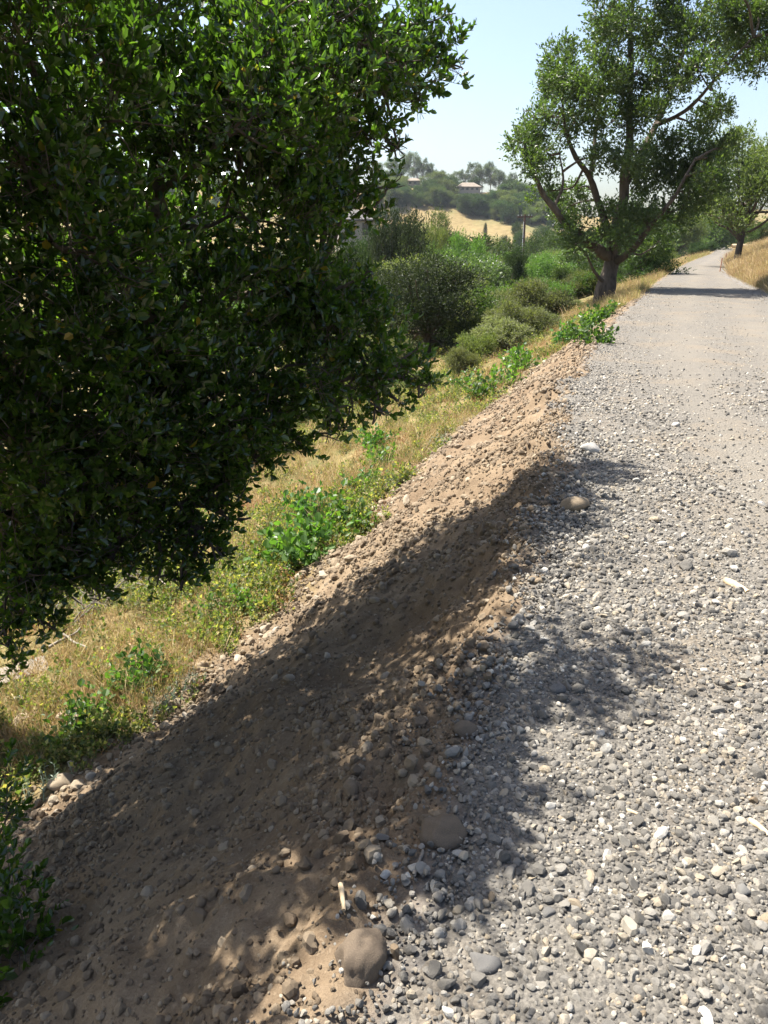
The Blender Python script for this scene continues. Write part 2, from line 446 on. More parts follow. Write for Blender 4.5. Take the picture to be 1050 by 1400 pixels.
dust = dust*(.55+.6*fbm2(RX.ravel()*1.2, ryv*.5, 3, 121))*sstep(1.5, 5, ryv)+.12*sstep(6, 14, ryv)
add_attr(rme, 'dust', np.clip(dust, 0, 1))
road = tag(new_obj('road', rme), 'grey gravel road curving away to the right', kind='structure')

# ------------------------------------------------------------------ scatter (stuff)
def node_scatter(name, P, R, S, I, sources, label, parent=None):
    me = bpy.data.meshes.new(name)
    me.vertices.add(len(P)); me.vertices.foreach_set('co', np.ascontiguousarray(P, np.float32).ravel())
    a = me.attributes.new('rot', 'FLOAT_VECTOR', 'POINT'); a.data.foreach_set('vector', np.ascontiguousarray(R, np.float32).ravel())
    S = np.asarray(S, float)
    if S.ndim == 1: S = np.repeat(S[:, None], 3, 1)
    a = me.attributes.new('scl', 'FLOAT_VECTOR', 'POINT'); a.data.foreach_set('vector', np.ascontiguousarray(S, np.float32).ravel())
    a = me.attributes.new('pick', 'INT', 'POINT'); a.data.foreach_set('value', np.ascontiguousarray(I, np.int32))
    src = bpy.data.collections.new(name+'_sources')
    for k, m in enumerate(sources):
        src.objects.link(bpy.data.objects.new('%s_source_%02d' % (name, k), m))
    o = new_obj(name, me, parent)
    ng = bpy.data.node_groups.new(name+'_scatter', 'GeometryNodeTree')
    ng.interface.new_socket('Geometry', in_out='INPUT', socket_type='NodeSocketGeometry')
    ng.interface.new_socket('Geometry', in_out='OUTPUT', socket_type='NodeSocketGeometry')
    N = ng.nodes; gi = N.new('NodeGroupInput'); go = N.new('NodeGroupOutput')
    ci = N.new('GeometryNodeCollectionInfo'); ci.inputs['Collection'].default_value = src
    ci.inputs['Separate Children'].default_value = True; ci.inputs['Reset Children'].default_value = True
    ip = N.new('GeometryNodeInstanceOnPoints'); ip.inputs['Pick Instance'].default_value = True
    def at(nm, typ):
        n = N.new('GeometryNodeInputNamedAttribute'); n.data_type = typ; n.inputs['Name'].default_value = nm
        return n.outputs['Attribute']
    L = ng.links
    L.new(gi.outputs[0], ip.inputs['Points']); L.new(ci.outputs[0], ip.inputs['Instance'])
    L.new(at('pick', 'INT'), ip.inputs['Instance Index'])
    e2r = N.new('FunctionNodeEulerToRotation'); L.new(at('rot', 'FLOAT_VECTOR'), e2r.inputs[0]); L.new(e2r.outputs[0], ip.inputs['Rotation'])
    L.new(at('scl', 'FLOAT_VECTOR'), ip.inputs['Scale']); L.new(ip.outputs[0], go.inputs[0])
    md = o.modifiers.new('scatter', 'NODES'); md.node_group = ng
    return tag(o, label, kind='stuff')

ICO_V = None
def ico(sub=1):
    import bmesh
    bm = bmesh.new(); bmesh.ops.create_icosphere(bm, subdivisions=sub, radius=1)
    V = np.array([v.co[:] for v in bm.verts]); F = np.array([[v.index for v in f.verts] for f in bm.faces]); bm.free()
    return V, F
def stone_mesh(name, seed, mat, sub=1, flat=.65, rough=.28, cuts=5, smooth=False):
    """angular broken stone: a ball cut by random planes, then roughened; radius about 1"""
    r = np.random.default_rng(seed); V, F = ico(sub)
    V = V*np.array([1, r.uniform(.65, .95), flat*r.uniform(.8, 1.15)])
    for _ in range(cuts):
        n = unit(r.normal(size=3)); d = r.uniform(.38, .72)
        t = V@n; V = V - np.outer(np.clip(t-d, 0, None), n)
    V = V*(1+rough*.5*noise3(V*1.7+seed*3.1, seed)[:, None]+rough*.25*noise3(V*4.1+seed, seed+5)[:, None])
    if sub >= 3: V = V*(1+.03*noise3(V*9+seed, seed+9)[:, None]+.02*noise3(V*21, seed+11)[:, None])
    return mesh_np(name, V, F, mat, smooth)
gravel_meshes = [stone_mesh('gravel_piece', 40+k, M['gravel'], 2, .75, .2, 9) for k in range(10)]
clod_meshes = [stone_mesh('clod_piece', 80+k, M['clod'], 2, .8, .55, 2) for k in range(8)]
tan_meshes = [stone_mesh('tan_piece', 120+k, M['tan_stone'], 2, .7, .25, 6) for k in range(8)]

rng = np.random.default_rng(7)
def seen(P, mu=140, mv=140):
    u, v, f = project(P); return (u > -mu) & (u < 1050+mu) & (v > -mv) & (v < 1400+mv) & (f > .3)
def rand_rot(n, tilt=3.14):
    return np.stack([rng.uniform(-tilt, tilt, n), rng.uniform(-tilt, tilt, n), rng.uniform(0, 6.28, n)], -1)

def gravel_points():
    Ps, Ss = [], []
    for (y0, y1, dens, smin, smax) in ((.7, 3.2, 12000, .0045, .025), (3.2, 6, 6500, .006, .026), (6, 11, 2200, .008, .026), (11, 20, 800, .007, .018), (20, 34, 120, .010, .022)):
        W = 4.6; n = int(W*(y1-y0)*dens)
        Y = rng.uniform(y0, y1, n); q = rng.uniform(-.55, 4.05, n); X = q+x_edge(Y)
        keep = rng.random(n) < np.clip(sstep(-.38, .26, q+.25*fbm2(X*2.3, Y*2.3, 4, 105))**2.0, 0, 1)
        patch = fbm2(X*1.1, Y*1.1, 3, 131)
        keep &= rng.random(n) < np.clip(.68+.8*patch+.2*(Y < 3.5), .16, 1)
        a = 2.1; uu = rng.random(n)
        S = (smin**-a + uu*(smax**-a-smin**-a))**(-1/a)
        P = np.stack([X, Y, h_full(X, Y)+.012+S*rng.uniform(-.25, .35, n)], -1)
        keep &= rng.random(n) < np.interp(Y, [y0, y1], [1, {.7: .6, 3.2: .42, 6: .42, 11: .2, 20: .1}[y0]])      # thins out evenly with distance
        trk = np.maximum(np.exp(-((q-1.45)/.42)**2), np.exp(-((q-2.85)/.42)**2))
        keep &= rng.random(n) > trk*sstep(2.2, 5.5, Y)*.85
        keep &= rng.random(n) > .55*sstep(5, 10, Y)*(q > .5)
        keep &= seen(P)
        Ps.append(P[keep]); Ss.append(S[keep])
    return np.concatenate(Ps), np.concatenate(Ss)
gp, gs = gravel_points()
node_scatter('gravel', gp, rand_rot(len(gp), 1.2), gs[:, None]*rng.uniform(.75, 1.3, (len(gs), 3)), rng.integers(0, 10, len(gp)), gravel_meshes, 'loose crushed grey gravel covering the road')

def slope_points(dens_list, size, bias):
    Ps, Ss = [], []
    for (y0, y1, dens, smin, smax) in dens_list:
        n = int(3.6*(y1-y0)*dens); Y = rng.uniform(y0, y1, n); s = rng.uniform(-.1, 3.5, n)
        st = toe_depth(Y)/SLOPE+.12; X = x_edge(Y)-s/heading_cos(Y)
        pr = bias(s, st, X, Y); keep = rng.random(n) < pr
        a = 1.9; S = (smin**-a+rng.random(n)*(smax**-a-smin**-a))**(-1/a)
        P = np.stack([X, Y, h_full(X, Y)+.1*S], -1); keep &= seen(P)
        Ps.append(P[keep]); Ss.append(S[keep])
    return np.concatenate(Ps), np.concatenate(Ss)
def bias_clod(s, st, X, Y): return np.where(s < st+.3, .20+.80*sstep(0, .5, fbm2(X*2.1, Y*2.1, 3, 141)+.25*sstep(4, 7, Y)+.45*np.exp(-(s/.35)**2)), .0)*sstep(-.15, .15, s)
cp_, cs_ = slope_points(((.8, 4, 6500, .004, .032), (4, 8, 3400, .006, .036), (8, 16, 600, .012, .045), (16, 26, 100, .02, .05)), None, bias_clod)
node_scatter('soil_clods', cp_, rand_rot(len(cp_)), cs_, rng.integers(0, 8, len(cp_)), clod_meshes, 'crumbled tan soil clods lying on the earth slope')
def bias_toe(s, st, X, Y): return np.exp(-((s-st-.5*weed_off(Y)+.05)/.26)**2)*.9
tp_, ts_ = slope_points(((1.5, 4.5, 420, .010, .055), (4.5, 9, 330, .010, .05), (9, 16, 120, .014, .05)), None, bias_toe)
node_scatter('rubble', tp_, rand_rot(len(tp_), .6), ts_, rng.integers(0, 8, len(tp_)), tan_meshes, 'pale tan rubble gathered along the foot of the earth slope')

# ------------------------------------------------------------------ foliage and branch builders
LEAF6 = (np.array([[0, 0, 0], [.32, .42, .10], [.72, .40, .06], [1.02, 0, -.10], [.72, -.40, .06], [.32, -.42, .10]]), np.array([[0, 3, 2, 1], [0, 5, 4, 3]]))
LEAF4 = (np.array([[0, 0, 0], [.5, .5, .10], [1, 0, -.05], [.5, -.5, .10]]), np.array([[0, 3, 2, 1]]))
LOBED = (np.array([[.0, 0, 0], [-.12, .35, .05], [.30, .58, .08], [.72, .42, .02], [.95, 0, -.06], [.72, -.42, .02], [.30, -.58, .08], [-.12, -.35, .05]]),
         np.array([[0, 3, 2, 1], [0, 4, 4, 3], [0, 5, 4, 4], [0, 7, 6, 5]]))
LOBED = (LOBED[0], np.array([[0, 4, 3, 2], [0, 6, 5, 4], [0, 2, 1, 0], [0, 0, 7, 6]]))
BLADE = (np.array([[0, .5, 0], [0, -.5, 0], [.55, -.35, .12], [.55, .35, .12], [1, 0, 0.0]]), np.array([[0, 1, 2, 3]]))
def leaves(P, D, Nn, L, W, tmpl):
    tv, tf = tmpl; n = len(P)
    D = unit(D); Nn = unit(Nn - D*np.sum(D*Nn, -1, keepdims=True)); B = np.cross(Nn, D)
    L = np.broadcast_to(np.asarray(L, float), (n,)); W = np.broadcast_to(np.asarray(W, float), (n,))
    V = P[:, None, :] + tv[None, :, 0:1]*L[:, None, None]*D[:, None] + tv[None, :, 1:2]*W[:, None, None]*B[:, None] + tv[None, :, 2:3]*L[:, None, None]*Nn[:, None]
    F = (np.arange(n)*len(tv))[:, None, None] + tf[None]
    return V.reshape(-1, 3), F.reshape(-1, 4)
def twig_leaves(r, P, D, tl, k, L, W, tmpl, up=.25, jit=.35, spread=.8):
    """k leaves spiralling along each twig"""
    n = len(P); f = np.linspace(.12, 1, k)[None]+r.uniform(-.06, .06, (n, k))
    D = unit(D); a = unit(np.cross(D, r.normal(size=(n, 3)))); b = np.cross(D, a)
    ang = np.arange(k)[None]*2.4 + r.uniform(0, 6.28, (n, 1)) + r.uniform(-.4, .4, (n, k))
    rad = a[:, None]*np.cos(ang)[..., None]+b[:, None]*np.sin(ang)[..., None]
    sp = spread*(1.15-.75*np.clip(f, 0, 1))
    ax = D[:, None]*.7 + rad*sp[..., None] + r.normal(size=(n, k, 3))*jit*.5; ax[..., 2] += up
    ax = unit(ax); nn = D[:, None] + r.normal(size=(n, k, 3))*jit; nn[..., 2] += .25
    pos = P[:, None] + D[:, None]*(tl[:, None]*f)[..., None]
    Ls = L*r.uniform(.6, 1.2, (n, k)); Ws = W*r.uniform(.75, 1.15, (n, k))*(Ls/L)
    return leaves(pos.reshape(-1, 3), ax.reshape(-1, 3), nn.reshape(-1, 3), Ls.ravel(), Ws.ravel(), tmpl)
def tube(pts, r0, r1, sides=8, seed=0, knob=.0, power=1.0):
    pts = np.asarray(pts, float); n = len(pts)
    T = unit(np.gradient(pts, axis=0)); A = np.zeros_like(T)
    ref = np.array([1., 0, 0]) if abs(T[0, 0]) < .8 else np.array([0, 1., 0])
    a = unit(ref-T[0]*np.dot(ref, T[0]))
    for i in range(n):
        a = unit(a-T[i]*np.dot(a, T[i])); A[i] = a
    B = np.cross(T, A); ang = np.linspace(0, 2*math.pi, sides, endpoint=False)
    t = np.linspace(0, 1, n)**power; rad = r0*(1-t)+r1*t
    ring = A[:, None]*np.cos(ang)[None, :, None]+B[:, None]*np.sin(ang)[None, :, None]
    V = pts[:, None]+ring*rad[:, None, None]
    if knob:
        V = V + ring*(rad[:, None, None]*knob*noise3((V*4.0/max(r0*6, .05)).reshape(-1, 3), seed).reshape(n, sides, 1))
    V = V.reshape(-1, 3); i = np.arange(n-1)[:, None]*sides; j = np.arange(sides)[None]
    F = np.stack([i+j, i+(j+1) % sides, i+sides+(j+1) % sides, i+sides+j], -1).reshape(-1, 4)
    return V, F
def curve(pts, n=14, wig=.0, seed=0):
    """smooth line through the points, slightly wandering"""
    pts = np.asarray(pts, float); m = len(pts)
    if m == 2: pts = np.array([pts[0], (pts[0]+pts[1])/2, pts[1]]); m = 3
    t = np.linspace(0, m-1, n); out = np.zeros((n, 3)); ext = np.vstack([2*pts[0]-pts[1], pts, 2*pts[-1]-pts[-2]])
    for k, tt in enumerate(t):
        i = min(int(tt), m-2); f = tt-i; p0, p1, p2, p3 = ext[i], ext[i+1], ext[i+2], ext[i+3]
        out[k] = .5*((2*p1)+(-p0+p2)*f+(2*p0-5*p1+4*p2-p3)*f*f+(-p0+3*p1-3*p2+p3)*f**3)
    if wig:
        L = np.linalg.norm(pts[-1]-pts[0]); w = np.sin(np.linspace(0, math.pi, n))[:, None]
        rr = np.stack([noise3(np.stack([t*1.7, t*0+seed*1.3, t*0+c*7.7], -1), seed+c) for c in range(3)], -1)
        out = out+rr*wig*L*w
    return out
class Acc:
    def __init__(s): s.V = []; s.F = []; s.n = 0
    def add(s, V, F): s.V.append(V); s.F.append(F+s.n); s.n += len(V); return s
    def mesh(s, name, mat, smooth=False): return mesh_np(name, np.concatenate(s.V), np.concatenate(s.F), mat, smooth)
def crown_twigs(r, blobs, dens, sub=9, shell=.45, up=.35, cull=0.25, nscale=1.3, power=2.0, clump=.27):
    """twig starts and directions in clumps spread through the blobs (x,y,z,rx,ry,rz)"""
    Ps, Ds = [], []
    for b in blobs:
        c = np.array(b[:3]); R = np.array(b[3:6]); rm = R.mean()
        m = max(3, int(sub))
        d = unit(r.normal(size=(m, 3))); rr = (r.random(m)**shell)
        sc = c + d*R*rr[:, None]*.8
        n = max(6, int(dens*rm**power)); pick = r.integers(0, m, n)
        off = r.normal(size=(n, 3))*R*clump
        p = sc[pick]+off
        o = unit((p-c)/R)*.8 + unit(p-sc[pick])*.4 + r.normal(size=(n, 3))*.35; o[:, 2] += up
        Ps.append(p); Ds.append(unit(o))
    P = np.concatenate(Ps); D = np.concatenate(Ds)
    if cull:
        k = noise3(P*nscale/np.mean([b[3] for b in blobs]), 77) < (1-2*cull)
        P, D = P[k], D[k]
    return P, D
def twig_sticks(P, D, tl, w):
    n = len(P); D = unit(D); a = unit(np.cross(D, np.array([.3, .5, .8]))); b = np.cross(D, a)
    A = P-D*(tl*.9)[:, None]; E = P+D*tl[:, None]
    ring = np.stack([a, -.5*a+.87*b, -.5*a-.87*b], 1)
    V = np.concatenate([A[:, None]+ring*w, E[:, None]+ring*w*.5], 1).reshape(-1, 3)
    F = np.array([[0, 1, 4, 3], [1, 2, 5, 4], [2, 0, 3, 5]]); F = (np.arange(n)*6)[:, None, None]+F[None]
    return V, F.reshape(-1, 4)

# ------------------------------------------------------------------ the near oak overhanging the slope
SHADE = [(-60, 1235), (0, 1180), (130, 1090), (260, 970), (400, 850), (520, 775), (620, 735), (700, 690), (745, 655), (800, 660), (905, 672), (930, 685), (830, 705), (760, 745), (765, 800), (830, 832), (890, 880), (900, 935), (800, 985),
         (690, 985), (730, 1045), (690, 1170), (590, 1250), (560, 1290), (480, 1280), (430, 1350), (380, 1410), (380, 1500), (-60, 1500)]  # shadow outline that the unseen crown part is shaped to cast
DAPPLE = [(330, 1150), (480, 1120), (640, 960), (760, 840), (900, 860), (900, 950), (780, 1060), (740, 1190), (560, 1300), (440, 1350), (380, 1420), (180, 1420), (120, 1330)]  # area where unseen twigs are thinned to leave dapples
def in_poly(u, v, poly):
    c = np.zeros(len(u), bool); n = len(poly)
    for i in range(n):
        x1, y1 = poly[i]; x2, y2 = poly[i-1]
        with np.errstate(divide='ignore', invalid='ignore'):
            hit = ((y1 > v) != (y2 > v)) & (u < (x2-x1)*(v-y1)/((y2-y1) if y2 != y1 else 1e-9)+x1)
        c ^= hit
    return c
def shadow_pixel(P):
    # where the sun drops each point's shadow on the ground, as seen in the photograph
    k = 1/math.tan(SUN_EL); t = P[:, 2]*1.0
    for _ in range(8): t = .5*t+.5*(P[:, 2]-h_base(P[:, 0]+SH_DIR[0]*k*t, P[:, 1]+SH_DIR[1]*k*t))
    Q = np.stack([P[:, 0]+SH_DIR[0]*k*t, P[:, 1]+SH_DIR[1]*k*t, P[:, 2]-t], -1); u, v, f = project(Q)
    return np.where(f < .2, -999, u), np.where(f < .2, 1600, v)
def near_oak():
    r = np.random.default_rng(21)
    base = np.array([-3.15, 5.15, 0]); base[2] = h_full(base[:1], base[1:2])[0]-.08
    root = empty('oak_tree', base, 'large dark glossy-leaved oak overhanging the bare slope, filling the upper left', 'tree')
    B = []
    def b(u, v, f, rad, fl=1.0): p = at_f(u, v, f); B.append((*p, rad, rad*fl, rad*.85))
    for a in ((30, 60, 3.3, .5), (140, 50, 4.0, .6), (280, 40, 4.6, .65), (400, 30, 5.0, .62), (500, 20, 5.4, .5), (570, 35, 5.6, .33), (598, 70, 5.7, .2), (560, 110, 5.6, .28),
              (480, 130, 5.3, .5), (370, 160, 4.9, .62), (240, 170, 4.5, .62), (110, 170, 3.7, .5), (20, 200, 3.2, .42), (505, 195, 5.4, .27), (440, 240, 5.2, .42), (330, 290, 4.8, .58),
              (200, 310, 4.4, .6), (70, 330, 3.6, .55), (20, 440, 3.8, .5), (120, 450, 4.1, .6), (250, 440, 4.6, .6), (380, 390, 5.0, .5), (455, 400, 5.3, .36), (420, 345, 5.1, .28),
              (490, 455, 5.4, .33), (545, 495, 5.6, .24), (570, 520, 5.7, .13), (480, 530, 5.4, .33), (390, 500, 5.1, .5), (270, 560, 4.8, .55), (140, 580, 4.4, .6), (30, 600, 4.0, .55),
              (370, 570, 5.2, .3), (310, 620, 5.0, .32), (230, 660, 4.9, .4), (120, 690, 4.6, .45), (30, 720, 4.3, .42), (270, 715, 5.0, .2), (255, 765, 5.0, .12), (295, 690, 5.0, .12),
              (15, 800, 4.4, .2), (470, 270, 5.3, .3), (425, 90, 5.4, .5), (170, 740, 4.8, .17), (60, 780, 4.5, .2), (8, 870, 4.4, .1), (540, 250, 5.6, .1), (70, 690, 4.4, .4), (190, 650, 4.8, .4), (90, 560, 4.2, .5), (200, 530, 4.6, .5), (30, 800, 4.5, .2), (110, 760, 4.7, .2), (330, 530, 5.0, .4), (440, 460, 5.2, .35),
              (430, 100, 4.4, .33), (375, 60, 4.2, .33), (500, 55, 4.7, .28), (345, 150, 4.0, .33), (470, 15, 4.5, .28), (540, 90, 5.0, .2), (410, 190, 4.5, .25),
              (200, 730, 4.9, .25), (275, 770, 5.0, .1), (240, 745, 4.95, .17), (100, 790, 4.6, .22), (35, 840, 4.5, .18), (150, 770, 4.8, .14), (300, 665, 5.0, .14), (285, 730, 5.0, .12),
              (215, 792, 4.95, .07), (180, 778, 4.9, .08), (303, 758, 5.0, .05), (318, 712, 5.0, .06), (130, 806, 4.7, .08), (60, 855, 4.5, .08), (412, 608, 5.2, .08), (452, 596, 5.3, .08), (522, 562, 5.5, .07), (583, 528, 5.7, .06), (350, 628, 5.1, .08), (330, 655, 5.05, .07),
              (250, 800, 5.0, .045), (20, 900, 4.4, .06), (470, 580, 5.35, .06), (545, 548, 5.6, .06), (622, 95, 5.8, .06), (575, 150, 5.65, .08), (545, 205, 5.5, .08)):
        b(*a)
    vis = len(B)
    # deeper layer closing the crown, and the part above and left of the frame
    for a in ((60, 160, 4.6, .6), (200, 150, 5.3, .6), (340, 130, 5.8, .55), (460, 110, 5.9, .4), (530, 60, 5.9, .25), (60, 760, 5.0, .35), (170, 690, 5.2, .35), (420, 300, 5.6, .3), (300, 640, 5.4, .25), (80, 300, 4.9, .75), (230, 290, 5.5, .65), (370, 250, 5.9, .5), (60, 480, 5.0, .7),
              (200, 480, 5.5, .6), (340, 440, 5.8, .45), (80, 640, 5.2, .55), (220, 600, 5.5, .4), (440, 480, 5.8, .3)):
        b(*a)
    n_in = len(B)
    for (x, yy, z, rad) in ((-2.2, 2.6, 2.2, .7), (-2.2, 2.6, 3.0, .8), (-1.7, 2.4, 2.9, .6), (-1.6, 3.6, 3.9, .75), (-.9, 4.9, 4.4, .7), (-.3, 5.7, 3.9, .55), (-2.6, 4.2, 4.6, .95), (-3.6, 3.2, 3.6, .9), (-3.8, 4.8, 3.0, 1.0),
                            (-3.6, 4.2, 1.6, .9), (-2.9, 2.9, 1.6, .7), (-2.5, 2.3, 2.3, .6), (-4.4, 3.9, 2.2, .9), (-1.9, 5.3, 4.7, .8), (-3.2, 5.6, 4.3, .9), (-2.6, 3.2, .6, .5), (-2.1, 2.2, 1.5, .4), (-3.3, 4.0, .4, .6),
                            (-1.2, 2.9, 3.4, .55), (-.6, 4.0, 3.9, .6), (-1.5, 3.2, 3.2, .6), (-2.6, 3.4, 2.8, .8), (-1.2, 2.2, 3.4, .55), (-1.0, 3.8, 3.6, .6), (-.5, 4.9, 3.9, .5), (-2.0, 1.9, 2.4, .6), (-2.5, 1.8, 3.0, .7), (-3.0, 2.4, 3.0, .8), (-2.9, 1.9, 2.0, .6)):
        B.append((x, yy, z, rad, rad, rad*.85))
    B = np.array(B)
    acc = Acc(); sticks = Acc()
    P, D = crown_twigs(r, B[:vis], 980, 17, .4, .40, .12, 1.9, 2.0, .145)
    tl = r.uniform(.06, .14, len(P))
    acc.add(*twig_leaves(r, P, D, tl, 8, .053, .034, LEAF6, .30, .45, .9)); sticks.add(*twig_sticks(P, D, tl, .0022))
    n1 = len(P)
    P, D = crown_twigs(r, B[vis:n_in], 470, 12, .4, .35, .0, 1.4, 2.0); tl = r.uniform(.07, .15, len(P))
    acc.add(*twig_leaves(r, P, D, tl, 8, .066, .046, LEAF4, .3, .45, .9)); n2 = len(P)
    P, D = crown_twigs(r, B[n_in:], 800, 12, .45, .35, .06, 1.4, 2.0)
    kk = 1/math.tan(SUN_EL); cen = []
    while len(cen) < 620:  # unseen twig clumps added outside the frame to fill the SHADE shadow
        u0, v0 = r.uniform(-60, 860), r.uniform(700, 1420)
        if not in_poly(np.array([u0]), np.array([v0]), SHADE)[0] or (in_poly(np.array([u0]), np.array([v0]), DAPPLE)[0] and r.random() < (.9 if u0 < 560 else .35)): continue
        G = ground_hit(u0, v0, 12, False); hh = r.uniform(1.6, 4.4); c = G+np.array([-SH_DIR[0]*kk*hh, -SH_DIR[1]*kk*hh, hh])
        uu, vv, ff = project(c)
        if ff > .2 and -70 < uu < 1120 and vv > -70: continue
        if c[2] > 3.3 or c[1] < 1.5: continue
        cen.append(c)
    cen = np.repeat(np.array(cen), 16, 0); P = np.concatenate([P, cen+r.normal(size=cen.shape)*.11]); dd = r.normal(size=cen.shape); dd[:, 2] += .5; D = np.concatenate([D, unit(dd)])
    lu, lv = shadow_pixel(P); ok = in_poly(lu+r.normal(0, 14, len(P)), lv+r.normal(0, 14, len(P)), SHADE) | (lv > 1480) | (lu < -60)  # unseen twigs kept only where their shadow falls inside SHADE
    pu, pv, pf = project(P); ok &= ~((pf > .2) & (pu > -60) & (pu < 1100) & (pv > -60) & (pv < 1450))
    ok &= P[:, 2] < 3.1+.35*noise3(P*1.7, 15)
    thin = in_poly(lu, lv, DAPPLE); hole = noise3(P*6.5, 9) > np.where((lv > 1080) & (lu < 560), .02, .5)  # holes cut in the unseen twigs to let dapples through
    P, D = P[ok & ~(thin & hole)], D[ok & ~(thin & hole)]; tl = r.uniform(.08, .16, len(P))
    acc.add(*twig_leaves(r, P, D, tl, 7, .066, .045, LEAF4, .3, .45, .9))
    print('oak twigs', n1, n2, len(P))
    off = -base
    cr = acc.mesh('crown', M['oak_leaf']); o = new_obj('crown', cr, root, off)
    # trunk, limbs, branches
    tk = curve([base, base+[.05, -.05, .9], base+[.35, -.15, 1.9], base+[.6, -.25, 2.7]], 16, .03, 3)
    V, F = tube(tk, .24, .17, 12, 4, .25); new_obj('trunk', mesh_np('trunk', V, F, M['oak_bark'], True), root, off)
    fork = tk[-1]
    mains = [[fork, at_f(60, 430, 4.4), at_f(110, 250, 4.3), at_f(170, 60, 4.6)],
             [tk[11], at_f(20, 500, 4.7), at_f(120, 470, 4.6), at_f(260, 420, 5.0), at_f(430, 380, 5.3)],
             [fork, at_f(150, 380, 4.9), at_f(212, 300, 4.7), at_f(222, 200, 4.8), at_f(330, 90, 5.2), at_f(500, 40, 5.6)],
             [tk[9], at_f(60, 620, 4.9), at_f(180, 590, 5.0), at_f(340, 560, 5.2), at_f(500, 510, 5.5)],
             [fork, (-2.9, 3.9, 2.4), (-2.8, 3.2, 3.2)], [fork, (-2.6, 4.8, 3.0), (-1.9, 5.0, 4.2)], [tk[10], (-3.6, 4.4, 1.4), (-4.0, 4.0, 2.2)],
             [tk[8], at_f(20, 700, 4.6), at_f(120, 670, 4.8), at_f(250, 690, 5.0)]]
    tips = []
    for k, pl in enumerate(mains):
        c = curve(pl, 22, .05, 30+k); V, F = tube(c, .085 if k < 4 else .06, .016, 8, k, .25)
        new_obj('limb', mesh_np('limb', V, F, M['oak_bark'], True), root, off); tips.append(c)
    allp = np.concatenate([c[3:] for c in tips]); br = Acc()
    for k, bb in enumerate(B):
        d = np.linalg.norm(allp-bb[:3], axis=1); i = int(np.argmin(d)); s0 = allp[i]
        if d[i] > .12:
            c = curve([s0, (s0+bb[:3])/2+r.normal(size=3)*.08*d[i], bb[:3]], 10, .08, 60+k); br.add(*tube(c, .022, .007, 5, k, .2))
        for q in range(4):
            e = bb[:3]+unit(r.normal(size=3))*bb[3:6]*.85; st = bb[:3]+(s0-bb[:3])*r.uniform(0, .4)
            br.add(*tube(curve([st, (st+e)/2+r.normal(size=3)*.05, e], 7, .1, 200+k*5+q), .009, .003, 4))
    new_obj('branches', br.mesh('branches', M['grey_bark'], True), root, off)['kind'] = 'stuff'
    tw = new_obj('twigs', sticks.mesh('twigs', M['grey_bark']), root, off); tw['kind'] = 'stuff'
near_oak()

